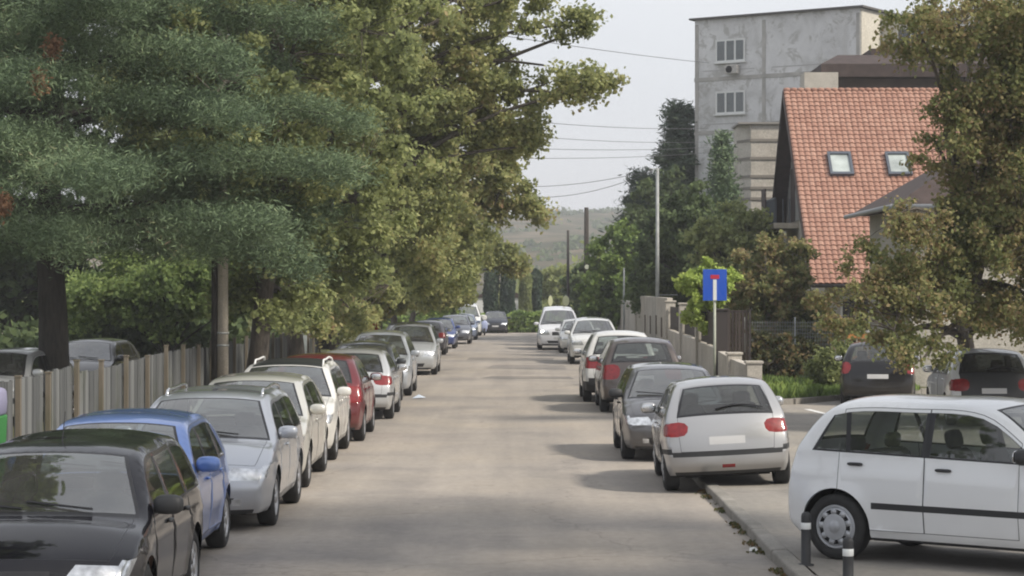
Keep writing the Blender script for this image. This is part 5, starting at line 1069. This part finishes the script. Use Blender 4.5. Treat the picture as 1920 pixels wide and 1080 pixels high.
# ------------------------------------------------------------------ vehicles
GL = 'cars parked along the left kerb'; GRt = 'cars parked along the right kerb'; GF = 'cars parked far down the left side'
sideX = lambda xr, W: xr-W      # left-hand cars: x of the side towards the road
make_car('parked_car', 'glossy black estate car nearest the camera, a driver behind its window', 'car', 'estate', (.004, .004, .008), -2.66-.86, 15.6, 'cam', group=GL, L=4.15, W=.86, H=1.46, wheel='alloy', mirror=M['black_plastic'], metal=.2, paint_rough=.25, antenna=True, orange=False)
make_car('parked_car', 'bright blue hatchback squeezed behind the black estate', 'car', 'hatch', (.12, .22, .54), -2.92-.82, 19.85, 'cam', group=GL, L=3.75, W=.82, H=1.44, wheel='alloy', metal=.3)
make_car('parked_car', 'silver estate car with roof rails, behind the blue hatchback', 'car', 'estate', (.50, .52, .56), -2.64-.88, 24.3, 'cam', group=GL, L=4.6, W=.88, H=1.46, rails=M['chrome'], wheel='alloy5', metal=.55)
make_car('parked_car', 'pale champagne hatchback between the silver and white estates', 'car', 'hatch', (.56, .55, .50), -2.72-.85, 29.3, 'cam', group=GL, L=4.2, W=.85, H=1.47, wheel='alloy', metal=.35)
make_car('parked_car', 'white estate with dark roof and pale rails, ahead of the red car', 'car', 'estate', (.66, .65, .61), -2.74-.88, 34.3, 'cam', group=GL, L=4.3, W=.88, H=1.52, wheel='alloy5', rails=M['winframe'], metal=.05, black_roof=True)
make_car('parked_car', 'red hatchback parked tail towards the camera', 'car', 'hatch', (.13, .012, .016), -2.60-.84, 39.0, 'away', group=GL, L=4.05, W=.84, H=1.53, wheel='alloy', tail=(9.15, 10.3, .66), metal=.3)
make_car('parked_car', 'silver hatchback with red tail lamps seen from behind, left row', 'car', 'hatch', (.50, .51, .52), -2.46-.84, 46.0, 'away', group=GL, L=4.15, W=.84, H=1.44, wheel='alloy', back_strip=True, metal=.4, plate_r='trim', tail=(9.2, 10.0, .60))
make_car('parked_car', 'dark grey hatchback half hidden beyond the silver one', 'car', 'hatch', (.05, .055, .06), -2.66-.84, 51.2, 'cam', group=GL, L=4.0, W=.84, H=1.47, detail=1, metal=.3)
make_car('parked_car', 'pale blue silver people carrier behind the dark grey hatchback', 'car', 'mpv', (.46, .49, .53), -2.55-.86, 56.4, 'cam', group=GL, L=4.3, W=.86, H=1.62, detail=1, metal=.4)
make_car('parked_car', 'silver people carrier with dark grille standing clear at mid distance', 'car', 'mpv', (.48, .50, .52), -2.40-.87, 71.3, 'cam', group=GL, L=4.4, W=.87, H=1.62, detail=1, metal=.4)
make_car('parked_car', 'dark car mostly hidden behind the mid distance silver carrier', 'car', 'estate', (.03, .03, .03), -3.2-.85, 83, 'cam', group=GF, detail=0, H=1.52)
make_car('parked_car', 'dark car with white roof edge and red lamps, far left row', 'car', 'hatch', (.09, .09, .11), -2.80-.84, 95.4, 'away', group=GF, detail=1, H=1.47, tailcol='tail')
make_car('parked_car', 'deep blue hatchback in the far left row', 'car', 'hatch', (.03, .06, .22), -2.64-.84, 105.8, 'cam', group=GF, detail=1, L=4.1, H=1.46)
make_car('parked_car', 'dark grey saloon standing farther out in the far left row', 'car', 'estate', (.10, .11, .14), -2.12-.87, 115.6, 'cam', group=GF, detail=1, H=1.52)
make_car('parked_car', 'light blue small car just before the far white van', 'car', 'hatch', (.30, .36, .50), -1.98-.82, 126, 'cam', group=GF, detail=0, L=3.8)
make_car('parked_van', 'tall white van at the far end of the left row', 'van', 'van', (.70, .71, .70), -1.90-.9, 138, 'cam', group=GF, detail=0, W=.90, H=1.95, L=4.6, vanside=True, metal=0)
make_car('parked_car', 'dark car nose on in the shade at the end of the street', 'car', 'hatch', (.03, .035, .05), 0, 0, 'cam', group=GF, detail=0, loc=(-1.1, 149.5, 0), yaw=R(-90))
# right row
make_car('parked_car', 'silver hatchback seen from behind, two wheels up on the kerb', 'car', 'hatch', (.40, .40, .405), 2.86, 29.0, 'away', group=GRt, L=3.84, W=.83, H=1.43, wheel='hubcap', back_strip=True, wiper_rear=True, metal=.55, plate_r='plate', tail=(9.2, 9.95, .68), zbase=.045, roll=R(-3.1), yaw=R(-1.0), lip=(11.9, 12.25, 'tail'), detail=2)
make_car('parked_car', 'dark grey hatchback facing the camera behind the silver hatchback', 'car', 'hatch', (.085, .085, .092), 2.55, 34.5, 'cam', group=GRt, L=4.0, W=.83, H=1.46, wheel='alloy', metal=.35, mirror=M['black_plastic'], plate_f=False)
make_car('parked_car', 'dark brown off-roader with red tail lamp, its back to the camera', 'car', 'suv', (.085, .068, .062), 2.84, 48.7, 'away', group=GRt, L=4.3, W=.90, H=1.62, wheel='alloy5', metal=.4, tail=(9.1, 10.4, .62), detail=1)
make_car('parked_car', 'white off-roader parked tail on, beyond the brown one', 'car', 'suv', (.62, .62, .60), 2.60, 53.3, 'away', group=GRt, L=4.2, W=.89, H=1.70, detail=1, metal=0, tail=(9.1, 10.2, .62), bumper_black=True)
make_car('parked_car', 'white off-roader with dark windscreen facing the camera in the right row', 'car', 'suv', (.66, .67, .66), 3.05, 82.4, 'cam', group=GRt, L=4.4, W=.92, H=1.70, detail=1, metal=0)
make_car('parked_car', 'small white hatchback just in front of the white van', 'car', 'hatch', (.66, .66, .64), 2.90, 98, 'cam', group=GRt, L=3.8, W=.82, H=1.48, detail=1, metal=0)
vn = make_car('white_van', 'white van in the road with one headlamp lit', 'van', 'van', (.68, .69, .72), 2.18, 103.2, 'cam', L=4.95, W=.98, H=1.94, detail=1, vanside=True, metal=0)
em, N_, L_, b_ = newmat('lit_lamp'); setp(b_, Base_Color=(.9, .9, .9), Emission_Color=(1.0, .93, .85), Emission_Strength=3.0)
g = MB(); superball(g, (4.95/2-.18, -.74, .84), (.05, .12, .08), .8, 12, 8); g.build('lit_headlamp', em, vn, True)
# apron
make_car('parked_car', 'white five door hatchback standing across the apron behind two bollards', 'car', 'city', (.76, .77, .78), 0, 0, 'cam', L=3.9, W=.825, H=1.53, wheel='hubcap', side_trim=.50, metal=0.0, mirror=M['black_plastic'], loc=(4.57, 20.90, .10), yaw=R(-38), detail=2, tside=.15, tailcol='tail')
make_car('parked_car', 'black hatchback with white number plate under the right tree', 'car', 'hatch', (.012, .012, .014), 8.75, 51.6, 'away', L=4.1, W=.86, H=1.47, wheel='alloy', metal=.2, zbase=.01, yaw=R(-9), tail=(8.9, 10.0, .82))
make_car('parked_car', 'white hatchback with black tailgate at the right edge', 'car', 'hatch', (.62, .63, .64), 9.5, 43.6, 'away', L=4.0, W=.86, H=1.50, wheel='alloy', metal=0, darkgate=True, zbase=.01, tail=(9.3, 10.3, .62), yaw=R(-3), wiper_rear=True)
# garden side of the left fence
make_car('parked_car', 'pale roofed car behind the wooden fence at the left edge', 'car', 'hatch', (.45, .46, .47), 0, 0, 'cam', loc=(-10.0, 44.5, .05), yaw=R(-100), detail=1, H=1.46)
make_car('parked_car', 'dark windowed pale car behind the fence right of the pine trunk', 'car', 'hatch', (.07, .07, .075), 0, 0, 'cam', loc=(-10.2, 54.5, .05), yaw=R(-95), detail=1, H=1.46)

# scooter at the end of the left row
sc_ = empty('scooter', (-1.72, 140.5, 0)); tag(sc_, 'small blue and white scooter beside the far white van', 'scooter')
g = MB(); superball(g, (0, .25, .60), (.16, .38, .20), .8); superball(g, (0, -.42, .62), (.20, .10, .32), .8); g.box(-.13, .13, -.38, .0, .25, .33); g.build('body', plain('scooterpaint', (.35, .40, .6), .4), sc_, True)
for y_ in (-.58, .55):
    g = MB(); g.lathe([(.17, -.05), (.22, -.04), (.23, 0), (.22, .04), (.17, .05)], 18, M=Matrix.Translation((0, y_, .23)) @ Matrix.Rotation(R(90), 4, 'Z')); g.build('wheel', M['rubber'], sc_, True)
g = MB(); g.tube([(-.3, -.38, 1.02), (0, -.42, 1.0), (.3, -.38, 1.02)], .018, 6); g.build('handlebar', M['trim'], sc_, True)
g = MB(); superball(g, (0, .25, .82), (.13, .32, .05), .7); g.build('seat', M['seat'], sc_, True)
g = MB(); superball(g, (0, -.45, 1.12), (.15, .03, .16), .8); g.build('windscreen', M['winframe'], sc_, True)

# driver of the black estate: one skinned body, seated, hands on the lap
def skin(name, nodes, edges, mat, parent, sub=2, root=0):
    me = bpy.data.meshes.new(name); me.from_pydata([n[0] for n in nodes], edges, []); me.materials.append(mat); o = bpy.data.objects.new(name, me); COL.objects.link(o); o.parent = parent
    bm = bmesh.new(); bm.from_mesh(me); ly = bm.verts.layers.skin.verify()
    for v, n in zip(bm.verts, nodes):
        r_ = n[1]; v[ly].radius = (r_, r_) if not isinstance(r_, tuple) else r_; v[ly].use_root = (v.index == root)
    bm.to_mesh(me); bm.free(); s = o.modifiers.new('s', 'SKIN'); s.use_smooth_shade = True; sb = o.modifiers.new('u', 'SUBSURF'); sb.levels = sub; sb.render_levels = sub; return o
skinm = plain('skin', (.45, .25, .17), .6, var=.08); shirt = plain('shirt', (.10, .055, .05), .85, var=.2); hairm = plain('hair', (.05, .035, .025), .8)
pr = empty('person', (-3.04, 18.3, .0)); pr.rotation_euler = (0, 0, 0); tag(pr, 'person in a dark red top seated at the window of the black estate', 'person')
Nn = [((0, .10, .52), (.15, .11)), ((0, .12, .72), (.14, .10)), ((0, .14, .90), (.17, .105)), ((0, .13, 1.0), (.09, .08)), ((0, .11, 1.07), (.052, .052)), ((0, .09, 1.15), (.072, .085)), ((0, .085, 1.24), (.078, .095)), ((0, .10, 1.30), (.05, .06)),
      ((.19, .12, .93), (.055, .055)), ((.24, .0, .72), (.045, .045)), ((.17, -.22, .70), (.033, .033)), ((.15, -.30, .71), (.03, .02)), ((-.19, .12, .93), (.055, .055)), ((-.24, .0, .72), (.045, .045)), ((-.17, -.22, .70), (.033, .033)), ((-.15, -.30, .71), (.03, .02)),
      ((.10, -.32, .50), (.075, .075)), ((.10, -.55, .25), (.05, .05)), ((-.10, -.32, .50), (.075, .075)), ((-.10, -.55, .25), (.05, .05))]
Ed = [(0, 1), (1, 2), (2, 3), (3, 4), (4, 5), (5, 6), (6, 7), (2, 8), (8, 9), (9, 10), (10, 11), (2, 12), (12, 13), (13, 14), (14, 15), (0, 16), (16, 17), (0, 18), (18, 19)]
skin('body', Nn, Ed, skinm, pr)
for sg_ in (1, -1):
    for k_ in range(4): pass
sh = [((0, .10, .50), (.165, .125)), ((0, .12, .72), (.155, .115)), ((0, .14, .90), (.183, .118)), ((0, .13, .985), (.10, .09)), ((.20, .12, .93), (.070, .070)), ((.25, .0, .72), (.058, .058)), ((-.20, .12, .93), (.070, .070)), ((-.25, .0, .72), (.058, .058))]
skin('shirt', sh, [(0, 1), (1, 2), (2, 3), (2, 4), (4, 5), (2, 6), (6, 7)], shirt, pr)
g = MB(); superball(g, (0, .115, 1.265), (.092, .105, .10), .95); g.build('hair', hairm, pr, True)

# ------------------------------------------------------------------ air
hm = bpy.data.materials.new('haze'); hm.use_nodes = True; hn = hm.node_tree.nodes; hn.remove(hn['Principled BSDF'])
pv = hn.new('ShaderNodeVolumePrincipled'); pv.inputs['Color'].default_value = (.93, .95, 1.0, 1); pv.inputs['Density'].default_value = 0.0006; pv.inputs['Anisotropy'].default_value = 0.0
hm.node_tree.links.new(pv.outputs[0], hn['Material Output'].inputs['Volume'])
g = MB(); g.box(-900, 900, -60, 1600, -1.1, 75); o = g.build('haze', hm); tag(o, 'thin pale daylight haze filling the street and valley', 'haze', kind='stuff')
